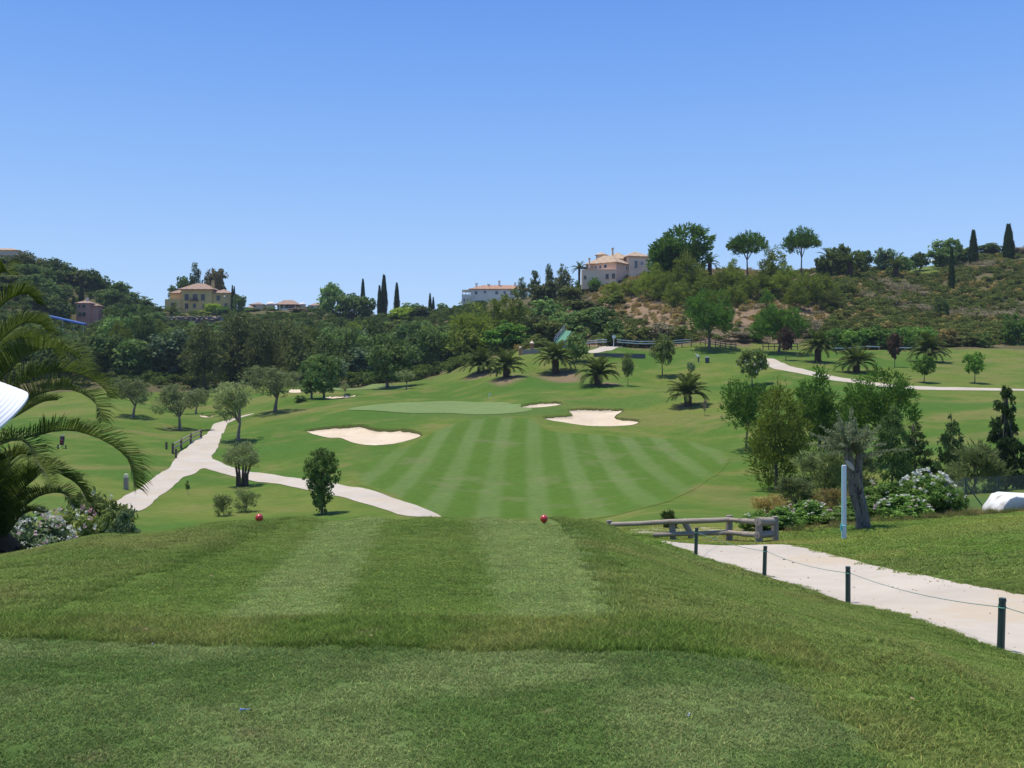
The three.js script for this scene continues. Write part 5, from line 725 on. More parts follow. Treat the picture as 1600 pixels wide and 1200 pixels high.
// ---------------------------------------------------------------- far rails, walls and small things at the foot of the dry hill
const woodGrey = new THREE.MeshStandardMaterial({ map: tileTex(128, [.46, .42, .38], .5, true, [4, 16, 64]), roughness: .9 }), woodBrown = new THREE.MeshStandardMaterial({ map: tileTex(128, [.2, .14, .1], .6, true, [4, 16, 64]), roughness: .95 }), whitePaint = std([.72, .7, .67], .7), darkWood = std([.05, .045, .04], .9);
function railing(name, label, pts, hgt, rails, pm, rm, r = .07, flatRail = true) {              // pts: [px, D]
  const P = pts.map(([px, D]) => onG((px - 800) / F * D, D)), t = thing(name, label, 'fence', P[0]), o = P[0];
  for (const p of P) obj('post', box(p.x - o.x - r, p.x - o.x + r, p.y - o.y - .25, p.y - o.y + hgt, p.z - o.z - r, p.z - o.z + r), pm, t);
  for (let i = 0; i < P.length - 1; i++) for (const k of rails) { const a = P[i], b = P[i + 1], L = a.distanceTo(b), g = box(-L / 2, L / 2, -.08, .08, -.03, .03), m = obj('rail', g, rm, t), c2 = a.clone().add(b).multiplyScalar(.5).sub(o); m.position.set(c2.x, c2.y + k, c2.z + r + .032); m.lookAt(V(c2.x + (b.z - a.z), c2.y + k, c2.z + r + .032 - (b.x - a.x)).add(scene.position)); m.rotation.set(0, Math.atan2(-(b.z - a.z), b.x - a.x), 0); m.rotation.z = Math.atan2(b.y - a.y, Math.hypot(b.x - a.x, b.z - a.z)); }
  return t;
}
const seq = (a, b, n, D0, D1) => Array.from({ length: n }, (_, k) => [lerp(a, b, k / (n - 1)), lerp(D0, D1, k / (n - 1))]);
railing('rail_fence', 'short white-railed fence left of the round sign', seq(908, 948, 4, 187, 187), 1.5, [.95, 1.38], darkWood, whitePaint);
railing('rail_fence', 'long white-railed fence right of the round sign', seq(964, 1080, 9, 187, 187), 1.5, [.95, 1.38], darkWood, whitePaint);
railing('rail_fence', 'brown split-rail fence curving past the ball-shaped pine', seq(1094, 1150, 8, 189, 183), 1.35, [.5, .9, 1.28], woodBrown, woodBrown);
railing('rail_fence', 'brown split-rail fence under the broad green pine', seq(1192, 1246, 7, 182, 183), 1.2, [.6, 1.1], woodBrown, woodBrown);
railing('rail_fence', 'low pale rail in front of the clipped hedge', seq(1284, 1374, 6, 180, 181), .8, [.7], woodBrown, whitePaint);
railing('rail_fence', 'low pale rail behind the purple tree at the hedge', seq(1402, 1438, 4, 181, 181), .8, [.7], woodBrown, whitePaint);
{ const D = 186, b = onG((959 - 800) / F * D, D), t = thing('round_sign', 'round white sign on a post at the gap in the railing', 'sign', b); obj('post', cyl(V(0, -.2, 0), V(0, 1.9, 0), .07, .07, 8), whitePaint, t); const d = new THREE.CylinderGeometry(.32, .32, .06, 20); d.rotateX(Math.PI / 2); d.translate(0, 2, .1); obj('sign_disc', d, std([.7, .72, .76], .5), t); }
function lowWall(label, pts, hgt, mat, th = .4) { const P = pts.map(([px, D]) => onG((px - 800) / F * D, D)), t = thing('low_wall', label, 'wall', P[0]), o = P[0]; for (let i = 0; i < P.length - 1; i++) { const a = P[i], b = P[i + 1], L = Math.hypot(b.x - a.x, b.z - a.z), y = Math.min(a.y, b.y) - o.y, g = uvBox(box(0, L + .02, y - .5, y + hgt, -th / 2, th / 2)), m = obj('wall_section', g, mat, t); m.position.set(a.x - o.x, 0, a.z - o.z); m.rotation.y = Math.atan2(-(b.z - a.z), b.x - a.x); } return t; }
lowWall('long dark timber edging wall on the slope below the railing', [[928, 176], [950, 175], [980, 176], [1007, 178]], .75, darkStone);
lowWall('short grey wall right of the orange pillar', [[816, 184], [830, 184], [845, 184]], .95, stone);
{ const D = 184, b = onG((813 - 800) / F * D, D), t = thing('gate_pillar', 'squat orange pillar with a round cap at the end of the grey wall', 'pillar', b); obj('shaft', box(-.3, .3, -.2, 1.1, -.3, .3), std([.4, .2, .09], .9), t); const s = new THREE.SphereGeometry(.3, 14, 10); s.translate(0, 1.3, 0); obj('cap', s, beige, t); }
{ const D = 188, b = onG((831 - 800) / F * D, D), t = thing('bird_house', 'little orange hut with a pitched roof behind the grey wall', 'hut', b); obj('body', box(-.3, .3, -.1, 1.5, -.3, .3), std([.42, .18, .09], .9), t); const g = new THREE.CylinderGeometry(.02, .62, .5, 4); g.rotateY(Math.PI / 4); g.translate(0, 1.75, 0); obj('roof', g, std([.6, .5, .4], .9), t); }
{ // green tarpaulin on a ramp, with hand rails
  const D = 190, o = at(877, 537, D), t = thing('tarpaulin_ramp', 'sloping ramp covered with green tarpaulin above a palm', 'ramp', o), q = (px, py, dd) => at(px, py, D + dd).sub(o), A = q(866, 537, 0), B = q(880, 537.5, 0), C = q(893, 518, 10), E = q(882, 516, 10), n = 10, pos = [], idx = [];
  for (let i = 0; i <= n; i++) for (let j = 0; j <= n; j++) { const u = i / n, v = j / n, p = A.clone().lerp(B, u).lerp(E.clone().lerp(C, u), v); p.y += .12 * noise(i * .8, j * .7); pos.push(p.x, p.y, p.z); } for (let i = 0; i < n; i++) for (let j = 0; j < n; j++) { const a = i * (n + 1) + j; idx.push(a, a + 1, a + n + 1, a + 1, a + n + 2, a + n + 1); }
  const g = new THREE.BufferGeometry(); g.setAttribute('position', new THREE.Float32BufferAttribute(pos, 3)); g.setIndex(idx); g.computeVertexNormals(); obj('tarpaulin', g, std([.09, .24, .14], .8, { side: THREE.DoubleSide }), t);
  obj('ramp_base', tube([A.clone().lerp(B, .5).setY(A.y - 1.2), E.clone().lerp(C, .5).setY(E.y - 1.2)], [1, 1], 8), stone, t);
  for (const k of [0, .5]) obj('hand_rail', tube([A.clone().setY(A.y + .5 + k), E.clone().setY(E.y + .5 + k)], [.05, .05], 6), std([.4, .45, .5], .4, { metalness: .6 }), t); for (const k of [0, .33, .66, 1]) { const p = A.clone().lerp(E, k); obj('rail_post', cyl(p.clone().setY(p.y - .4), p.clone().setY(p.y + 1.05), .04, .04, 6), std([.4, .45, .5], .4, { metalness: .6 }), t); } }
// bare dirt patch under the hill
// ---------------------------------------------------------------- left valley: log railing, marker post, trolley, ball
const logMap = dataTex(256, 256, (i, j) => { const u = i / 256, v = j / 256, n = tileNoise(u * 24, v * 3, 24) * .6 + tileNoise(u * 90, v * 8, 90) * .4; return mix3([.19, .15, .115], [.4, .34, .28], n); });
const logMat = new THREE.MeshStandardMaterial({ map: logMap, roughness: .95, bumpMap: tileTex(256, [.5, .5, .5], 1.4, false, [4, 40, 90]), bumpScale: .008 }), logDark = new THREE.MeshStandardMaterial({ map: logMap, color: lin(.4, .36, .34), roughness: 1 });
{ const pts = [[260, 702], [270, 709], [283, 701], [298, 692], [314, 684]].map(([a, b]) => ground(a, b)), t = thing('log_railing', 'small dark log railing on the left edge of the forked path', 'fence', pts[0]), o = pts[0], H2 = 1.05;
  pts.forEach((p, i) => obj('post', cyl(p.clone().sub(o).setY(p.y - o.y - .2), p.clone().sub(o).setY(p.y - o.y + H2 - (i ? 0 : .3)), .12, .11, 8), logDark, t));
  for (let i = 1; i < pts.length - 1; i++) for (const k of [.5, .92]) obj('rail', cyl(pts[i].clone().sub(o).add(V(0, k, 0)), pts[i + 1].clone().sub(o).add(V(0, k, 0)), .07, .07, 8), logMat, t);
  const p = ground(275, 716); obj('post', cyl(p.clone().sub(o).setY(p.y - o.y - .2), p.clone().sub(o).setY(p.y - o.y + .9), .11, .1, 8), logDark, t); }
{ const p = ground(197, 765), t = thing('marker_post', 'square wooden post with a cream top below the long palm frond', 'post', p), s = -p.z / F, w = 3 * s; obj('shaft', new RoundedBoxGeometry(w * 2, 20 * s, w * 2, 2, .02).translate(0, 9 * s, 0), logMat, t); obj('cap', new RoundedBoxGeometry(w * 1.8, 6 * s, w * 1.8, 2, .02).translate(0, 21.5 * s, 0), std([.72, .66, .45], .7), t); }
{ const p = ground(97, 701), t = thing('golf_trolley', 'dark golf bag on a two-wheeled trolley on the left lawn', 'trolley', p, .2), bag = new THREE.CylinderGeometry(.19, .15, .85, 12); bag.scale(1.25, 1, 1); bag.rotateX(-.25); bag.translate(0, .78, 0); obj('bag', bag, std([.05, .035, .04], .8), t); const pk = new RoundedBoxGeometry(.34, .4, .16, 2, .04); pk.translate(0, .68, .2); obj('pocket', pk, std([.16, .03, .035], .8), t);
  for (const s of [-1, 1]) { const w = new THREE.TorusGeometry(.17, .045, 8, 18); w.rotateY(Math.PI / 2 + s * .15); w.translate(s * .36, .2, .05); const wh = obj('wheel', w, std([.02, .02, .022], .7), t); const hub = new THREE.CylinderGeometry(.05, .05, .06, 10); hub.rotateZ(Math.PI / 2); hub.translate(s * .36, .2, .05); obj('hub', hub, whitePaint, wh); }
  obj('axle', cyl(V(-.36, .2, .05), V(.36, .2, .05), .018, .018, 6), std([.3, .3, .32], .4, { metalness: .8 }), t); obj('handle', tube([V(0, .3, .05), V(0, .9, -.25), V(0, 1.25, -.5)], [.02, .02, .02], 6), std([.3, .3, .32], .4, { metalness: .8 }), t);
  const clubs = mergeGeometries([-.1, -.03, .05, .11].map((x, i) => cyl(V(x, 1.1, -.1), V(x * 1.4, 1.42 + i * .03, -.2), .012, .012, 5))); obj('clubs', clubs, std([.5, .5, .52], .3, { metalness: .8 }), t);
  const b = new THREE.SphereGeometry(.06, 12, 8), q = ground(95, 703); b.translate(0, .06, 0); const y = tag(obj('yellow_marker', b, std([.75, .6, .05], .5)), 'tiny yellow tee marker in front of the golf trolley', 'marker'); y.position.copy(q); }
for (const [px, py, l] of [[184, 671, 'white range ball on the left lawn beside the lower frond tip'], [205, 652, 'white range ball far out on the left lawn'], [258, 670, 'white range ball left of the first olive']]) { const s = new THREE.IcosahedronGeometry(.07, 2), b = tag(obj('golf_ball', s, whitePaint), l, 'golf ball'); b.position.copy(ground(px, py)).add(V(0, .06, 0)); }
{ const p = ground(764, 623), t = thing('marker_flag', 'tiny white flag behind the right half of the green', 'flag', p), s = -p.z / F; obj('stick', cyl(V(0, -.1, 0), V(0, 8 * s, 0), .025, .02, 6), whitePaint, t); const f = new THREE.BoxGeometry(.28, .22, .02); f.translate(.16, 7 * s, 0); obj('flag', f, whitePaint, t); }
// ---------------------------------------------------------------- squat olive with several stems
{ const p = ground(377, 760), D = -p.z, s = D / F, t = thing('olive_tree', 'squat olive with a clipped crown on several dark stems', 'tree', p), R = RNG(5);
  for (const [x, z, tx] of [[-6, 0, -11], [-2, 2, -4], [2, -1, 3], [6, 1, 10], [9, 0, 19]]) obj('trunk', tube([V(x * s, -.1, z * s), V(x * s * 1.05, 18 * s, z * s), V(lerp(x, tx, .5) * s, 32 * s, z * s * 2), V(tx * s, 44 * s, z * s * 3)], [2.5 * s, 1.9 * s, 1.5 * s, .8 * s], 8), barkDark, t);
  const c2 = leaves(77, [[0, 46 * s, 0, 29 * s, 14 * s, 29 * s], [-17 * s, 48 * s, 0, 15 * s, 12 * s, 15 * s], [17 * s, 47 * s, 4 * s, 15 * s, 12 * s, 15 * s], [0, 57 * s, 0, 20 * s, 11 * s, 20 * s]], { n: 4200, size: 3.4 * s, clumps: 150, rc: 6 * s, asp: .35, pal: PAL.olive }); obj('crown', c2, leafMat, t); }
// ---------------------------------------------------------------- right foreground: log railing, roped posts, stake, sawn olive
const postsNear = [[9.85, 1563], [14.1, 1325], [17.3, 1194], [19.5, 1087]].map(([D, px]) => onG((px - 800) / F * D, D));
const greenPaint = new THREE.MeshStandardMaterial({ color: lin(.035, .062, .052), roughness: .55 });
const lab4 = ['dark green bollard nearest the camera, at the right edge', 'second dark green bollard along the path', 'third dark green bollard along the path', 'dark green bollard nearest the log railing'], tops = [];
postsNear.forEach((p, i) => { const h = [.5, .5, .5, .515][i], tx = [.022, .0, .02, .02][i], t = thing('bollard', lab4[i], 'bollard', p, 0, 'roped bollards along the path'); obj('shaft', tube([V(0, -.12, 0), V(tx * .8, h - .05, 0), V(tx, h - .02, 0)], [.036, .035, .031], 16), greenPaint, t); const c2 = new THREE.CylinderGeometry(.034, .036, .035, 16); c2.translate(tx, h, 0); obj('cap', c2, greenPaint, t); const r = new THREE.TorusGeometry(.037, .006, 6, 16); r.rotateX(Math.PI / 2); r.translate(tx * .8, h - .075, 0); obj('rope_loop', r, std([.1, .3, .22], .7), t); tops.push(p.clone().add(V(tx * .8 + .03, h - .075, 0))); });
{ const ends = [onG(6.4, 5.5).add(V(0, .4, 0)), ...tops, onG((1130 - 800) / F * 24, 24).add(V(0, .35, 0))], t = thing('barrier_rope', 'thin green rope sagging between the dark bollards', 'rope', postsNear[0]), o = postsNear[0]; for (let i = 0; i < ends.length - 1; i++) { const pts = Array.from({ length: 13 }, (_, k) => { const u = k / 12, p = ends[i].clone().lerp(ends[i + 1], u); p.y -= [.1, .07, .06, .05, .22][i] * 4 * u * (1 - u); return p.sub(o); }); obj('rope_span', tube(pts, pts.map(() => .0042), 6, false), std([.14, .26, .22], .8), t); }
  const e = ends[0].clone().setY(groundY(6.4, 5.5)), b = thing('bollard', 'dark green bollard just outside the right frame edge', 'bollard', e, 0, 'roped bollards along the path'); obj('shaft', tube([V(0, -.12, 0), V(0, .46, 0)], [.036, .034], 16), greenPaint, b); const c3 = new THREE.CylinderGeometry(.034, .036, .035, 16); c3.translate(0, .47, 0); obj('cap', c3, greenPaint, b); }
{ const P = [[952, 28, 813, 0], [1049, 26.3, 814, .02], [1067, 26.6, 812, .1], [1139.5, 25.2, 805.5, 0], [1186, 23.6, 809, 0], [1211, 24.2, 807, 0]], o = onG((1139 - 800) / F * 25.2, 25.2), t = thing('log_railing', 'weathered round-log railing across the end of the path', 'fence', o);
  const G = ([px, D]) => onG((px - 800) / F * D, D).sub(o), top = ([px, D, py]) => at(px, py, D).sub(o);
  P.forEach(p => { const a = G(p), b = top(p); a.x += p[3] * 3; obj('post', tube([a.clone().setY(a.y - .15), a.clone().lerp(b, .5), b], [.088, .085, .082], 12), p[0] < 1000 ? logMat : logMat, t); });
  const R = (pts, r) => obj('rail', tube(pts.map(([px, py, D]) => at(px, py, D).sub(o)), pts.map((_, i) => r * (1 + .06 * Math.sin(i * 2.3))), 12), logMat, t);
  R([[941, 824, 28], [954, 819.5, 28], [1000, 818, 27], [1047, 815, 26.2]], .065); R([[1046, 815.2, 26.2], [1090, 814, 25.6], [1140, 812, 25]], .066); R([[1139, 812, 25.05], [1162, 814, 24.4], [1187, 815.5, 23.5]], .068); R([[1184, 815, 23.5], [1206, 815, 24]], .1);
  R([[1022, 835.5, 26.6], [1048, 834.5, 26.2], [1095, 833.5, 25.6], [1140, 832, 25]], .062); R([[1139, 832, 25], [1163, 834.5, 24.3], [1186, 836, 23.5]], .066); R([[1183, 836.5, 23.5], [1205, 834, 24]], .08); R([[941, 826, 28.2], [953, 821, 28]], .06);
  // twiggy plant tangled below
}
{ const p = onG((1319 - 800) / F * 23.4, 23.4), t = thing('white_stake', 'tall square white stake beside the sawn-off olive', 'stake', p), hh = at(1319, 727, 23.4).y - p.y; obj('shaft', new RoundedBoxGeometry(.085, hh + .15, .085, 2, .008).translate(0, hh / 2 - .07, 0), std([.72, .72, .76], .5), t); const r = new THREE.TorusGeometry(.065, .01, 6, 14); r.rotateX(1.5); r.translate(-.01, .32, 0); obj('tie', r, std([.2, .62, .58], .6), t); const k = new THREE.BoxGeometry(.05, .16, .02); k.translate(-.075, .28, .02); obj('tape_end', k, std([.2, .62, .58], .6), t); const e = new THREE.BoxGeometry(.012, hh * .98, .05); e.translate(-.05, hh * .5, .0); obj('edge_strip', e, std([.35, .7, .7], .5), t); }
{ // sawn-off olive
  const D = 25.5, p = onG((1347 - 800) / F * D, D), t = thing('olive_stump', 'thick sawn-off leaning olive trunk sprouting thin grey shoots', 'tree', p), q = (px, py, dz = 0) => at(px, py, D + dz).sub(p), R = RNG(8);
  const rough = (g, amp, f) => { const a = g.getAttribute('position'), n = g.getAttribute('normal'); for (let i = 0; i < a.count; i++) { const x = a.getX(i), y = a.getY(i), z = a.getZ(i), d = amp * (fbm(Math.atan2(n.getZ(i), n.getX(i)) * 2 + 20 + y * .7, y * f + 5) - .5) * 2; a.setXYZ(i, x + n.getX(i) * d, y, z + n.getZ(i) * d); } g.computeVertexNormals(); return g; };
  const line = (pts, rad, n = 22) => { const cv = new THREE.CatmullRomCurve3(pts), P = cv.getPoints(n); return [P, P.map((_, i) => { const u = i / n * (rad.length - 1), k = Math.min(rad.length - 2, Math.floor(u)); return lerp(rad[k], rad[k + 1], u - k); })]; };
  const barkStump = new THREE.MeshStandardMaterial({ map: dataTex(256, 256, (i, j) => { const u = i / 256, v = j / 256, n = tileNoise(u * 18, v * 6, 18) * .6 + tileNoise(u * 60, v * 40, 60) * .4, k = sstep(.55, .8, tileNoise(u * 14 + 2, v * 3, 14) * .7 + tileNoise(u * 40, v * 12, 40) * .3); return mix3(mix3([.105, .086, .068], [.25, .21, .17], n), [.035, .028, .022], k); }), roughness: 1 });
  const [a, ar] = line([q(1349, 832), q(1346, 800), q(1338, 765), q(1334, 738)], [.175, .15, .155, .165]), [b, br] = line([q(1333, 748), q(1327, 722), q(1325.5, 694)], [.12, .1, .092]), [c2, cr] = line([q(1341, 746), q(1342, 725), q(1343, 704)], [.1, .082, .075]);
  obj('trunk', rough(tube(a, ar, 36), .085, 2.2), barkStump, t); obj('stem', rough(tube(b, br, 28), .04, 4), barkStump, t); obj('stem', rough(tube(c2, cr, 28), .04, 4), barkStump, t);
  const scar = new THREE.IcosahedronGeometry(.07, 2); scar.scale(.9, 2.4, .5); scar.rotateZ(.7); const sp = q(1328, 727, -.12); scar.translate(sp.x, sp.y, sp.z); obj('wood_scar', scar, std([.5, .42, .36], .9), t);
  const tw = [], lv = []; const pos = [], col = [];
  for (let k = 0; k < 60; k++) { const s0 = k % 5 < 3 ? q(1326, 697 + R() * 12) : q(1343, 708 + R() * 10), an = R() * 6.28, el = .1 + R() * 1.2, L = .5 + .75 * R(), wx = Math.cos(an) * (Math.cos(an) < 0 ? 1.5 : .55), d = V(wx * Math.cos(el), Math.sin(el), Math.sin(an) * Math.cos(el)).normalize(), e1 = s0.clone().addScaledVector(d, L * .55), e2 = s0.clone().addScaledVector(d, L).add(V(0, -.12 * R(), 0)); tw.push(tube([s0, e1, e2], [.007, .0045, .002], 4, false));
    for (let m = 0; m < 170; m++) { const u = .2 + .8 * R(), b2 = u < .55 ? s0.clone().lerp(e1, u / .55) : e1.clone().lerp(e2, (u - .55) / .45), dd = d.clone().multiplyScalar(.7).add(sph(R).multiplyScalar(.9)).normalize(), len = .055 + .04 * R(), n2 = sph(R).cross(dd).normalize().multiplyScalar(.011), tip = b2.clone().addScaledVector(dd, len), md = b2.clone().addScaledVector(dd, len * .5); const cc = mix3([.16, .19, .09], [.36, .4, .24], R()); for (const v of [b2, md.clone().add(n2), tip, b2, tip, md.clone().sub(n2)]) { pos.push(v.x, v.y, v.z); col.push(...cc); } } }
  obj('shoots', mergeGeometries(tw), barkMat, t); const lg = new THREE.BufferGeometry(); lg.setAttribute('position', new THREE.Float32BufferAttribute(pos, 3)); lg.setAttribute('color', new THREE.Float32BufferAttribute(col, 3)); lg.computeVertexNormals(); obj('crown', lg, leafMat, t); }
{ // wire mesh fence
  const D0 = 30, t = thing('wire_fence', 'dark green wire mesh fence beside the white-flowering oleander', 'fence', onG((1477 - 800) / F * 30, 30)), o = t.position, P = [[1477, 30, 756], [1509, 31, 747], [1560, 32.5, 744], [1615, 34, 742]].map(([px, D, py]) => [onG((px - 800) / F * D, D).sub(o), at(px, py, D).sub(o)]);
  P.forEach(([a, b]) => obj('post', cyl(a.clone().setY(a.y - .2), b, .03, .03, 10), greenPaint, t)); obj('brace', cyl(P[0][1].clone().lerp(P[0][0], .5), P[0][0].clone().add(V(.25, -.1, .3)), .02, .02, 8), greenPaint, t); obj('brace', cyl(P[1][1].clone().lerp(P[1][0], .15), P[1][0].clone().add(V(.5, .1, .3)), .02, .02, 8), greenPaint, t);
  for (let i = 0; i < 3; i++) { const [a, b] = P[i], [c2, d] = P[i + 1], ws = [], N = 16; for (let k = -N; k < N; k++) for (const s of [1, -1]) { const u0 = clamp(k / N, 0, 1), u1 = clamp((k + N) / N, 0, 1); const w0 = (u0 * N - k) / N, w1 = (u1 * N - k) / N; if (u1 <= u0) continue; const f = (u, w) => a.clone().lerp(c2, u).lerp(b.clone().lerp(d, u), s > 0 ? w : 1 - w); ws.push(cyl(f(u0, w0), f(u1, w1), .0028, .0028, 3)); } obj('wire_mesh', mergeGeometries(ws), std([.12, .16, .15], .5, { metalness: .4 }), t); for (const k of [.98, .02]) obj('tension_wire', cyl(a.clone().lerp(b, k), c2.clone().lerp(d, k), .005, .005, 5), greenPaint, t); } }
{ const D = 29, s = D / F, p = onG((1592 - 800) / F * D, D), sh = new THREE.Shape(); [[1538, 806], [1541, 789], [1546, 780], [1553, 771], [1562, 767.5], [1580, 768.5], [1600, 770], [1640, 769], [1668, 774], [1680, 806]].forEach(([a, b], k) => sh[k ? 'lineTo' : 'moveTo']((a + 20 - 1592) * s, EYE + (HOR - b - 9) * s - p.y)); const g = new THREE.ExtrudeGeometry(sh, { depth: .9, bevelEnabled: true, bevelThickness: .12, bevelSize: .07, bevelSegments: 5, steps: 24, curveSegments: 8 }); g.translate(0, 0, -.8); const a = g.getAttribute('position'); for (let i = 0; i < a.count; i++) { const x = a.getX(i), y = a.getY(i), z = a.getZ(i); a.setXYZ(i, x + .05 * (noise(y * 7 + 3, z * 7) - .5), y + .1 * (fbm(x * 4 + 9, z * 4 + 4) - .5), z + .12 * (fbm(x * 5, y * 5 + 7) - .5)); } const m2 = mergeVertices((() => { g.deleteAttribute('normal'); g.deleteAttribute('uv'); return g; })(), 1e-4); m2.computeVertexNormals(); const q2 = m2.getAttribute('position'), vc = []; for (let i = 0; i < q2.count; i++) { const k = sstep(.5, .75, fbm(q2.getX(i) * 3 + 5, q2.getY(i) * 5 + q2.getZ(i) * 3, 4)); vc.push(...mix3([.78, .77, .75], [.36, .33, .29], k)); } m2.setAttribute('color', new THREE.Float32BufferAttribute(vc, 3)); const r = tag(obj('white_boulder', m2, std([1, 1, 1], .95, { vertexColors: true })), 'big whitewashed rock at the right edge behind the mound', 'boulder'); r.position.copy(p); }
// dry grass fringe along the mound top
{ const R = RNG(91), geo = bladePatch(33, .5, 120, .34, .006, .6), M = [], C = []; for (let k = 0; k < 330; k++) { const px = 1230 + R() * 480, D = (px < 1340 ? 26.2 : px < 1460 ? 26.8 : 27) + R() * 3.2, x = (px - 800) / F * D, s = .25 + .5 * R() * R(); M.push(new THREE.Matrix4().compose(onG(x, D), new THREE.Quaternion().setFromAxisAngle(V(0, 1, 0), R() * 6), V(s, s, s))); const c2 = mix3([.13, .18, .035], [.3, .28, .1], R()); C.push(lin(...c2)); } const im = new THREE.InstancedMesh(geo, bladeMat, M.length); M.forEach((m, i) => { im.setMatrixAt(i, m); im.setColorAt(i, C[i]); }); im.name = numbered('grass_fringe'); shadowed(im); scene.add(im); tag(im, 'long unmown grass along the back of the mound', 'grass', null, 'stuff'); }
// ---------------------------------------------------------------- tee markers and litter
for (const [px, py, l] of [[405, 816.5, 'shiny red ball tee marker at the left of the tee'], [850, 825.5, 'shiny red ball tee marker at the right of the tee']]) {
  const D = 13.3, c2 = at(px, py, D), gy = groundY(c2.x, D), t = thing('tee_marker', l, 'tee marker', V(c2.x, gy, c2.z)), r = .052, y = Math.max(r + .012, c2.y - gy); const s = new THREE.SphereGeometry(r, 32, 20); s.translate(0, y, 0); obj('ball', s, new THREE.MeshPhysicalMaterial({ color: lin(.5, .025, .02), roughness: .35, clearcoat: .6, clearcoatRoughness: .2 }), t); obj('spike', cyl(V(0, -.06, 0), V(0, y - r * .9, 0), .006, .009, 8), std([.1, .1, .1], .5, { metalness: .6 }), t); }
for (const [px, py, col, l, a] of [[383, 1112, [.2, .3, .7], 'small blue plastic tee lying on the foreground grass', .5], [1077, 1119, [.8, .8, .78], 'small white plastic tee lying on the foreground grass', 1.2], [238, 1008, [.72, .62, .48], 'pale wood chip on the strip between the tees', 2]]) { const p = ground(px, py), t = thing('golf_tee', l, 'golf tee', p.add(V(0, .012, 0)), a), g = new THREE.LatheGeometry([[.0005, -.026], [.0022, -.02], [.0024, .014], [.0062, .024], [.0062, .026], [.001, .023]].map(([x, y]) => new THREE.Vector2(x, y)), 12); g.rotateZ(1.45); obj('peg', g, std(col, .5), t); }
{ const R = RNG(19), g = new THREE.IcosahedronGeometry(1, 0), leafG = new THREE.SphereGeometry(1, 5, 3); g.scale(1, .25, .6); for (const [px, py] of [[1333, 920], [580, 1000], [228, 990], [1425, 1100], [330, 905]]) { const p = ground(px, py), m = tag(obj('fallen_leaf', g, std([.28, .19, .1], .9)), 'dry brown leaf lying on the grass ' + (px === 1333 ? 'near the second bollard' : px === 580 ? 'on the strip between the tees' : px === 228 ? 'at the left of the strip' : px === 1425 ? 'at the lower right of the frame' : 'at the left side of the striped tee'), 'leaf'); m.position.copy(p).add(V(0, .03, 0)); m.scale.setScalar(.02); m.rotation.y = R() * 6; } }
{ const R = RNG(63), g = new THREE.IcosahedronGeometry(1, 0), M = []; for (let k = 0; k < 520; k++) { const D = 8 + R() * 15, x = 3 + R() * 5, s = nearSd(x, D); if (s < .02 || (s > .45 && R() < .8)) continue; const q = .006 + .016 * R() * R(); M.push(new THREE.Matrix4().compose(onG(x, D, .006 + q * .3), new THREE.Quaternion().setFromAxisAngle(V(0, 1, 0), R() * 6), V(q * 1.5, q * .5, q))); } const im = new THREE.InstancedMesh(g, std([.2, .15, .09], 1), M.length); M.forEach((m, i) => { im.setMatrixAt(i, m); const v = .5 + R(); im.setColorAt(i, lin(v, v, v * .9)); }); im.name = numbered('path_litter'); shadowed(im); scene.add(im); tag(im, 'crumbs of soil and dry leaf strewn along the path edges', 'litter', null, 'stuff'); }
// ---------------------------------------------------------------- people
function fieldMesh(caps, lo, hi, cell, k, grow = 0, keep = () => true) {      // skin over tapered capsules joined by a smooth minimum
  const size = Math.max(hi.x - lo.x, hi.y - lo.y, hi.z - lo.z), n = Math.min(120, Math.ceil(size / cell)), mc = new MarchingCubes(n, new THREE.MeshBasicMaterial(), false, false, 120000), half = size / 2, cx = (lo.x + hi.x) / 2, cy = (lo.y + hi.y) / 2, cz = (lo.z + hi.z) / 2;
  mc.isolation = 0; let i = 0;
  for (let z = 0; z < n; z++) for (let y = 0; y < n; y++) for (let x = 0; x < n; x++, i++) {
    const px = cx + (x - n / 2) / (n / 2) * half, py = cy + (y - n / 2) / (n / 2) * half, pz = cz + (z - n / 2) / (n / 2) * half; let d = 9;
    for (const [a, b, ra, rb] of caps) { const ex = b.x - a.x, ey = b.y - a.y, ez = b.z - a.z, t = clamp(((px - a.x) * ex + (py - a.y) * ey + (pz - a.z) * ez) / (ex * ex + ey * ey + ez * ez + 1e-9), 0, 1), q = Math.hypot(px - a.x - ex * t, py - a.y - ey * t, pz - a.z - ez * t) - lerp(ra, rb, t) - grow, h = clamp(.5 + .5 * (d - q) / k, 0, 1); d = d > 5 ? q : lerp(d, q, h) - k * h * (1 - h); }
    if (!keep(px, py, pz)) d = Math.max(d, .02); mc.field[i] = -d;
  }
  mc.update(); const c2 = mc.count * (mc.count % 3 || true ? 1 : 1), P = mc.positionArray.slice(0, mc.count * 3), N = mc.normalArray.slice(0, mc.count * 3); for (let j = 0; j < P.length; j += 3) { P[j] = P[j] * half + cx; P[j + 1] = P[j + 1] * half + cy; P[j + 2] = P[j + 2] * half + cz; }
  let g = new THREE.BufferGeometry(); g.setAttribute('position', new THREE.Float32BufferAttribute(P, 3)); g = mergeVertices(g, 1e-5); g.computeVertexNormals(); return g;
}
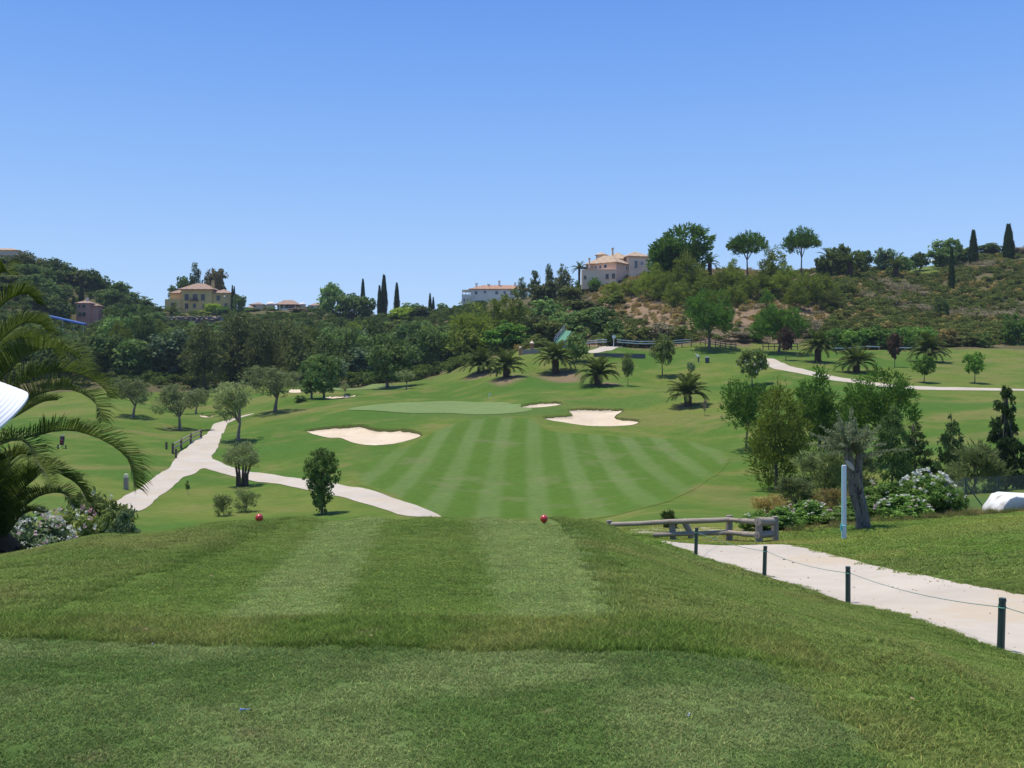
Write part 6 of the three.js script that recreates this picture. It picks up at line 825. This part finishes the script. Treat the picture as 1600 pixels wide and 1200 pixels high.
function person(label, pos, turn, J, cols, cell, headCell) {
  const t = thing('person', label, 'person', pos, turn), L = J.legs, A = J.arms;
  const body = []; const torso = [[J.hip, J.waist, .145, .13], [J.waist, J.chest, .13, .15], [J.chest, J.neck, .15, .07], [J.shL, J.shR, .075, .075], [J.hipL, J.hipR, .11, .11]];
  const legs = L.flatMap(([h, kn, an, toe]) => [[h, kn, .092, .062], [kn, an, .06, .042]]), feet = L.map(([, , an, toe]) => [an.clone().add(V(0, -.04, 0)), toe, .045, .035]);
  const arms = A.flatMap(([s, e, w]) => [[s, e, .055, .043], [e, w, .042, .03]]);
  const head = [[J.neck, J.head.clone().add(J.up.clone().multiplyScalar(-.04)), .058, .075], [J.head.clone().addScaledVector(J.up, .02), J.head.clone().addScaledVector(J.up, .05), .098, .09], [J.head.clone().addScaledVector(J.face, .06).addScaledVector(J.up, -.07), J.head.clone().addScaledVector(J.face, .04).addScaledVector(J.up, -.03), .045, .06], [J.head.clone().addScaledVector(J.face, .1).addScaledVector(J.up, -.015), J.head.clone().addScaledVector(J.face, .115).addScaledVector(J.up, -.03), .014, .018]];
  for (const s of [-1, 1]) head.push([J.head.clone().addScaledVector(J.side, s * .092).addScaledVector(J.up, -.01), J.head.clone().addScaledVector(J.side, s * .1).addScaledVector(J.up, .02), .016, .018]);
  const hands = []; A.forEach(([s, e, w, dir, curl], ai) => { const d = dir.clone().normalize(), u = curl.clone().normalize(), v = d.clone().cross(u).normalize(); const pc = w.clone().addScaledVector(d, .075); hands.push([w, pc, .03, .034], [w.clone().addScaledVector(v, .015), pc.clone().addScaledVector(v, .022), .022, .02], [w.clone().addScaledVector(v, -.015), pc.clone().addScaledVector(v, -.022), .022, .02]); [-.03, -.01, .01, .03].forEach((o, k) => { const b = pc.clone().addScaledVector(v, o), l = [.062, .075, .07, .055][k], m = b.clone().addScaledVector(d, l * .6).addScaledVector(u, .012), e2 = m.clone().addScaledVector(d, l * .2).addScaledVector(u, l * .55); hands.push([b, m, .0095, .009], [m, e2, .009, .0075]); }); const tb = w.clone().addScaledVector(d, .03).addScaledVector(v, .03 * (ai ? 1 : -1)); hands.push([tb, tb.clone().addScaledVector(d, .04).addScaledVector(v, .018 * (ai ? 1 : -1)).addScaledVector(u, .02), .012, .009]); });
  const all = [...torso, ...legs, ...arms, ...head, ...hands], lo = V(9, 9, 9), hi = V(-9, -9, -9); for (const [a, b, r1, r2] of [...all, ...feet]) for (const q of [a, b]) { lo.min(V(q.x - .17, q.y - .17, q.z - .17)); hi.max(V(q.x + .17, q.y + .17, q.z + .17)); }
  const bnd = list => { const l = V(9, 9, 9), h = V(-9, -9, -9); for (const [a, b, r1, r2] of list) for (const q of [a, b]) { const r = Math.max(r1, r2) + .05; l.min(V(q.x - r, q.y - r, q.z - r)); h.max(V(q.x + r, q.y + r, q.z + r)); } return [l, h]; };
  const skin = std(cols.skin, .6), sg = [fieldMesh([...torso, ...legs, ...arms], lo, hi, cell, .05)]; sg.push(fieldMesh(head, ...bnd(head), headCell, .03)); if (headCell < .02) for (let k = 0; k < 2; k++) { const part = hands.slice(k * 12, k * 12 + 12); sg.push(fieldMesh(part, ...bnd(part), headCell * .7, .008)); } else sg.push(fieldMesh(hands, ...bnd(hands), headCell, .02));
  obj('body', mergeGeometries(sg), skin, t);
  const armsUp = A.map(([s, e]) => [s, s.clone().lerp(e, .75), .06, .056]);
  obj('shirt', fieldMesh([...torso.slice(0, 4), ...armsUp], ...bnd([...torso, ...armsUp]), cell, .05, .012, (x, y, z) => y > J.waist.y - .14 && Math.hypot(x - J.neck.x, y - J.neck.y, z - J.neck.z) > .03), std(cols.shirt, .9), t);
  obj('trousers', fieldMesh([torso[0], torso[4], ...legs.map(([a, b, r1, r2]) => [a, b, r1 + .006, r2 + .014])], ...bnd([torso[0], torso[4], ...legs]), cell, .05, .01, (x, y, z) => y < J.waist.y - .02), std(cols.trousers, .9), t);
  obj('shoes', fieldMesh(feet, ...bnd(feet), Math.min(cell, .02), .02, .006, (x, y, z) => y > -.001), std(cols.shoes, .5), t);
  return t;
}
// the golfer on the far tee, bent over the ball: faces +x in its own axes
function pose(lean, bend) { const hipY = .88 - bend * .5, sl = Math.sin(lean), cl = Math.cos(lean), hip = V(-.12 * (lean > .2 ? 1 : 0), hipY, 0), up = V(sl, cl, 0), J = { hip, waist: hip.clone().addScaledVector(up, .18), chest: hip.clone().addScaledVector(up, .38), neck: hip.clone().addScaledVector(up, .54) };
  J.shL = J.chest.clone().addScaledVector(up, .08).add(V(0, 0, -.17)); J.shR = J.chest.clone().addScaledVector(up, .08).add(V(0, 0, .17)); J.hipL = hip.clone().add(V(0, -.04, -.09)); J.hipR = hip.clone().add(V(0, -.04, .09)); return [J, up]; }
{ const [J, up] = pose(.75, .12); J.up = V(Math.sin(1), Math.cos(1), 0); J.face = V(Math.cos(1), -Math.sin(1), 0); J.side = V(0, 0, 1); J.head = J.neck.clone().addScaledVector(J.up, .15); J.legs = [-1, 1].map(s => [V(J.hip.x, J.hip.y - .05, s * .1), V(.0, .44, s * .15), V(-.06, .07, s * .17), V(.12, .03, s * .19)]); const w = V(J.neck.x + .16, .72, 0); J.arms = [-1, 1].map(s => [J[s < 0 ? 'shL' : 'shR'], V(lerp(J.chest.x, w.x, .5), .9, s * .12), V(w.x, w.y, s * .025), V(.3, -1, 0), V(-.6, 0, -s)]);
  const p = ground(1091, 566), t = person('distant golfer in a white top and dark trousers bending over the ball', p, Math.PI, J, { skin: [.4, .25, .17], shirt: [.72, .73, .75], trousers: [.03, .035, .06], shoes: [.5, .5, .5] }, .045, .03); const cap = new THREE.SphereGeometry(.112, 16, 8, 0, 6.2832, 0, 1.5); cap.rotateZ(-1); cap.translate(J.head.x + .03, J.head.y + .03, 0); obj('cap', cap, whitePaint, t);
  const c2 = thing('golf_club', 'thin golf club held by the distant golfer', 'golf club', p.clone(), Math.PI); obj('shaft', cyl(V(w.x, w.y + .1, 0), V(.72, .04, 0), .012, .01, 6), std([.3, .3, .32], .3, { metalness: .8 }), c2); obj('club_head', new RoundedBoxGeometry(.1, .05, .06, 2, .015).translate(.75, .035, 0), std([.1, .1, .1], .3, { metalness: .8 }), c2); }
{ const p = ground(1105, 567), t = thing('litter_bin', 'dark square bin with a pale lid next to the distant golfer', 'bin', p), s = -p.z / F; obj('body', new RoundedBoxGeometry(6 * s, 8 * s, 5 * s, 2, .05).translate(0, 4 * s, 0), std([.06, .08, .075], .7), t); obj('lid', new RoundedBoxGeometry(6.8 * s, 1.3 * s, 5.6 * s, 2, .05).translate(0, 8.6 * s, 0), std([.5, .53, .53], .6), t); }
// bystander at the left edge, of whom the photograph shows the peak of a white cap
{ const [J, up] = pose(.42, .02), q = at(-124, 588, 2.25), gy = groundY(q.x, 2.25); J.up = V(.12, .993, 0); J.face = V(.993, -.12, 0); J.side = V(0, 0, 1); const sc = .985; J.head = J.neck.clone().addScaledVector(J.up, .155); J.legs = [-1, 1].map(s => [V(J.hip.x, J.hip.y - .05, s * .1), V(-.02, .45, s * .12), V(-.1, .07, s * .13), V(.08, .03, s * .16)]); J.arms = [-1, 1].map(s => [J[s < 0 ? 'shL' : 'shR'], V(.0, 1.0, s * .22), V(.06, .76, s * .14), V(.1, -1, 0), V(0, -.1, -s)]);
  const hc = J.head.clone(), want = q.y - gy - .05, k = want / hc.y, pos = V(q.x - hc.x * k, gy, -2.25), t = person('person in a white peaked cap standing at the left edge of the frame', pos, 0, J, { skin: [.42, .27, .19], shirt: [.68, .7, .74], trousers: [.12, .13, .18], shoes: [.6, .6, .6] }, .02, .009); t.scale.setScalar(k);
  for (const s of [-1, 1]) { const e = new THREE.SphereGeometry(.012, 12, 8); const ep = hc.clone().addScaledVector(J.face, .092).addScaledVector(J.side, s * .034).addScaledVector(J.up, .005); e.translate(ep.x, ep.y, ep.z); obj('eye', e, std([.06, .04, .03], .2), t); }
  const mo = new THREE.CapsuleGeometry(.006, .035, 4, 8); mo.rotateX(Math.PI / 2); const mp = hc.clone().addScaledVector(J.face, .1).addScaledVector(J.up, -.085); mo.translate(mp.x, mp.y, mp.z); obj('mouth', mo, std([.35, .14, .12], .6), t); const hr = new THREE.SphereGeometry(.108, 20, 12, Math.PI * .5, Math.PI, .4, 1.7); hr.translate(hc.x - .012, hc.y + .01, hc.z); obj('hair', hr, std([.08, .05, .03], .9), t);
  // cap: crown, stitched peak, purple-blue patch and rivet (worn, so it moves with the wearer but can be lifted off)
  const cp = pos.clone().add(hc.clone().multiplyScalar(k)), cpG = thing('peaked_hat', 'white hat with a stitched peak jutting in at the left edge', 'hat', cp), canvas = std([.78, .78, .8], .85);
  const cr = new THREE.SphereGeometry(.122, 32, 14, 0, 6.2832, 0, 1.45); cr.scale(1, 1.05, .92); cr.translate(0, .018, 0); obj('crown', cr, canvas, cpG); const bt = new THREE.SphereGeometry(.01, 10, 6); bt.translate(0, .148, 0); obj('button', bt, canvas, cpG);
  const peak = (y0, th, amp) => { const nu = 40, nv = 34, pos2 = [], idx = []; const f = (u, v) => { const a = (u - .5) * 2.5, inn = .112, out = .112 + .098 * Math.pow(Math.cos(a * .62), .7), r = lerp(inn, out, v), ca = Math.cos(a), sa = Math.sin(a); return V(r * ca, y0 + -.42 * (r - inn) * .6 - 2.4 * (r * sa) ** 2 * (.4 + .6 * v) * .9 + amp * Math.sin(v * 2 * Math.PI * 11) , r * sa * .94); }; for (const s of [0, 1]) for (let i = 0; i <= nu; i++) for (let j = 0; j <= nv * 2; j++) { const p = f(i / nu, j / (nv * 2)); if (s) p.y -= th; pos2.push(p.x, p.y, p.z); } const w = nv * 2 + 1, off = (nu + 1) * w; for (let i = 0; i < nu; i++) for (let j = 0; j < w - 1; j++) { const a = i * w + j; idx.push(a, a + w, a + 1, a + 1, a + w, a + w + 1, off + a, off + a + 1, off + a + w, off + a + 1, off + a + w + 1, off + a + w); } for (let i = 0; i < nu; i++) { const a = i * w + w - 1; idx.push(a, a + w, off + a, a + w, off + a + w, off + a); } const g = new THREE.BufferGeometry(); g.setAttribute('position', new THREE.Float32BufferAttribute(pos2, 3)); g.setIndex(idx); g.computeVertexNormals(); return g; };
  const pk = obj('peak', peak(.03, .005, .0005), canvas, cpG), em = new RoundedBoxGeometry(.03, .004, .045, 2, .002); em.translate(.158, .0175, .038); obj('purple_patch', em, std([.06, .05, .32], .7), cpG); const rv = new THREE.CylinderGeometry(.004, .004, .006, 10); rv.translate(.168, .007, .06); obj('rivet', rv, std([.02, .02, .03], .4), cpG);
  cpG.rotation.set(.5, 0, -.12); cpG.scale.setScalar(k); }
renderer.render(scene, camera);
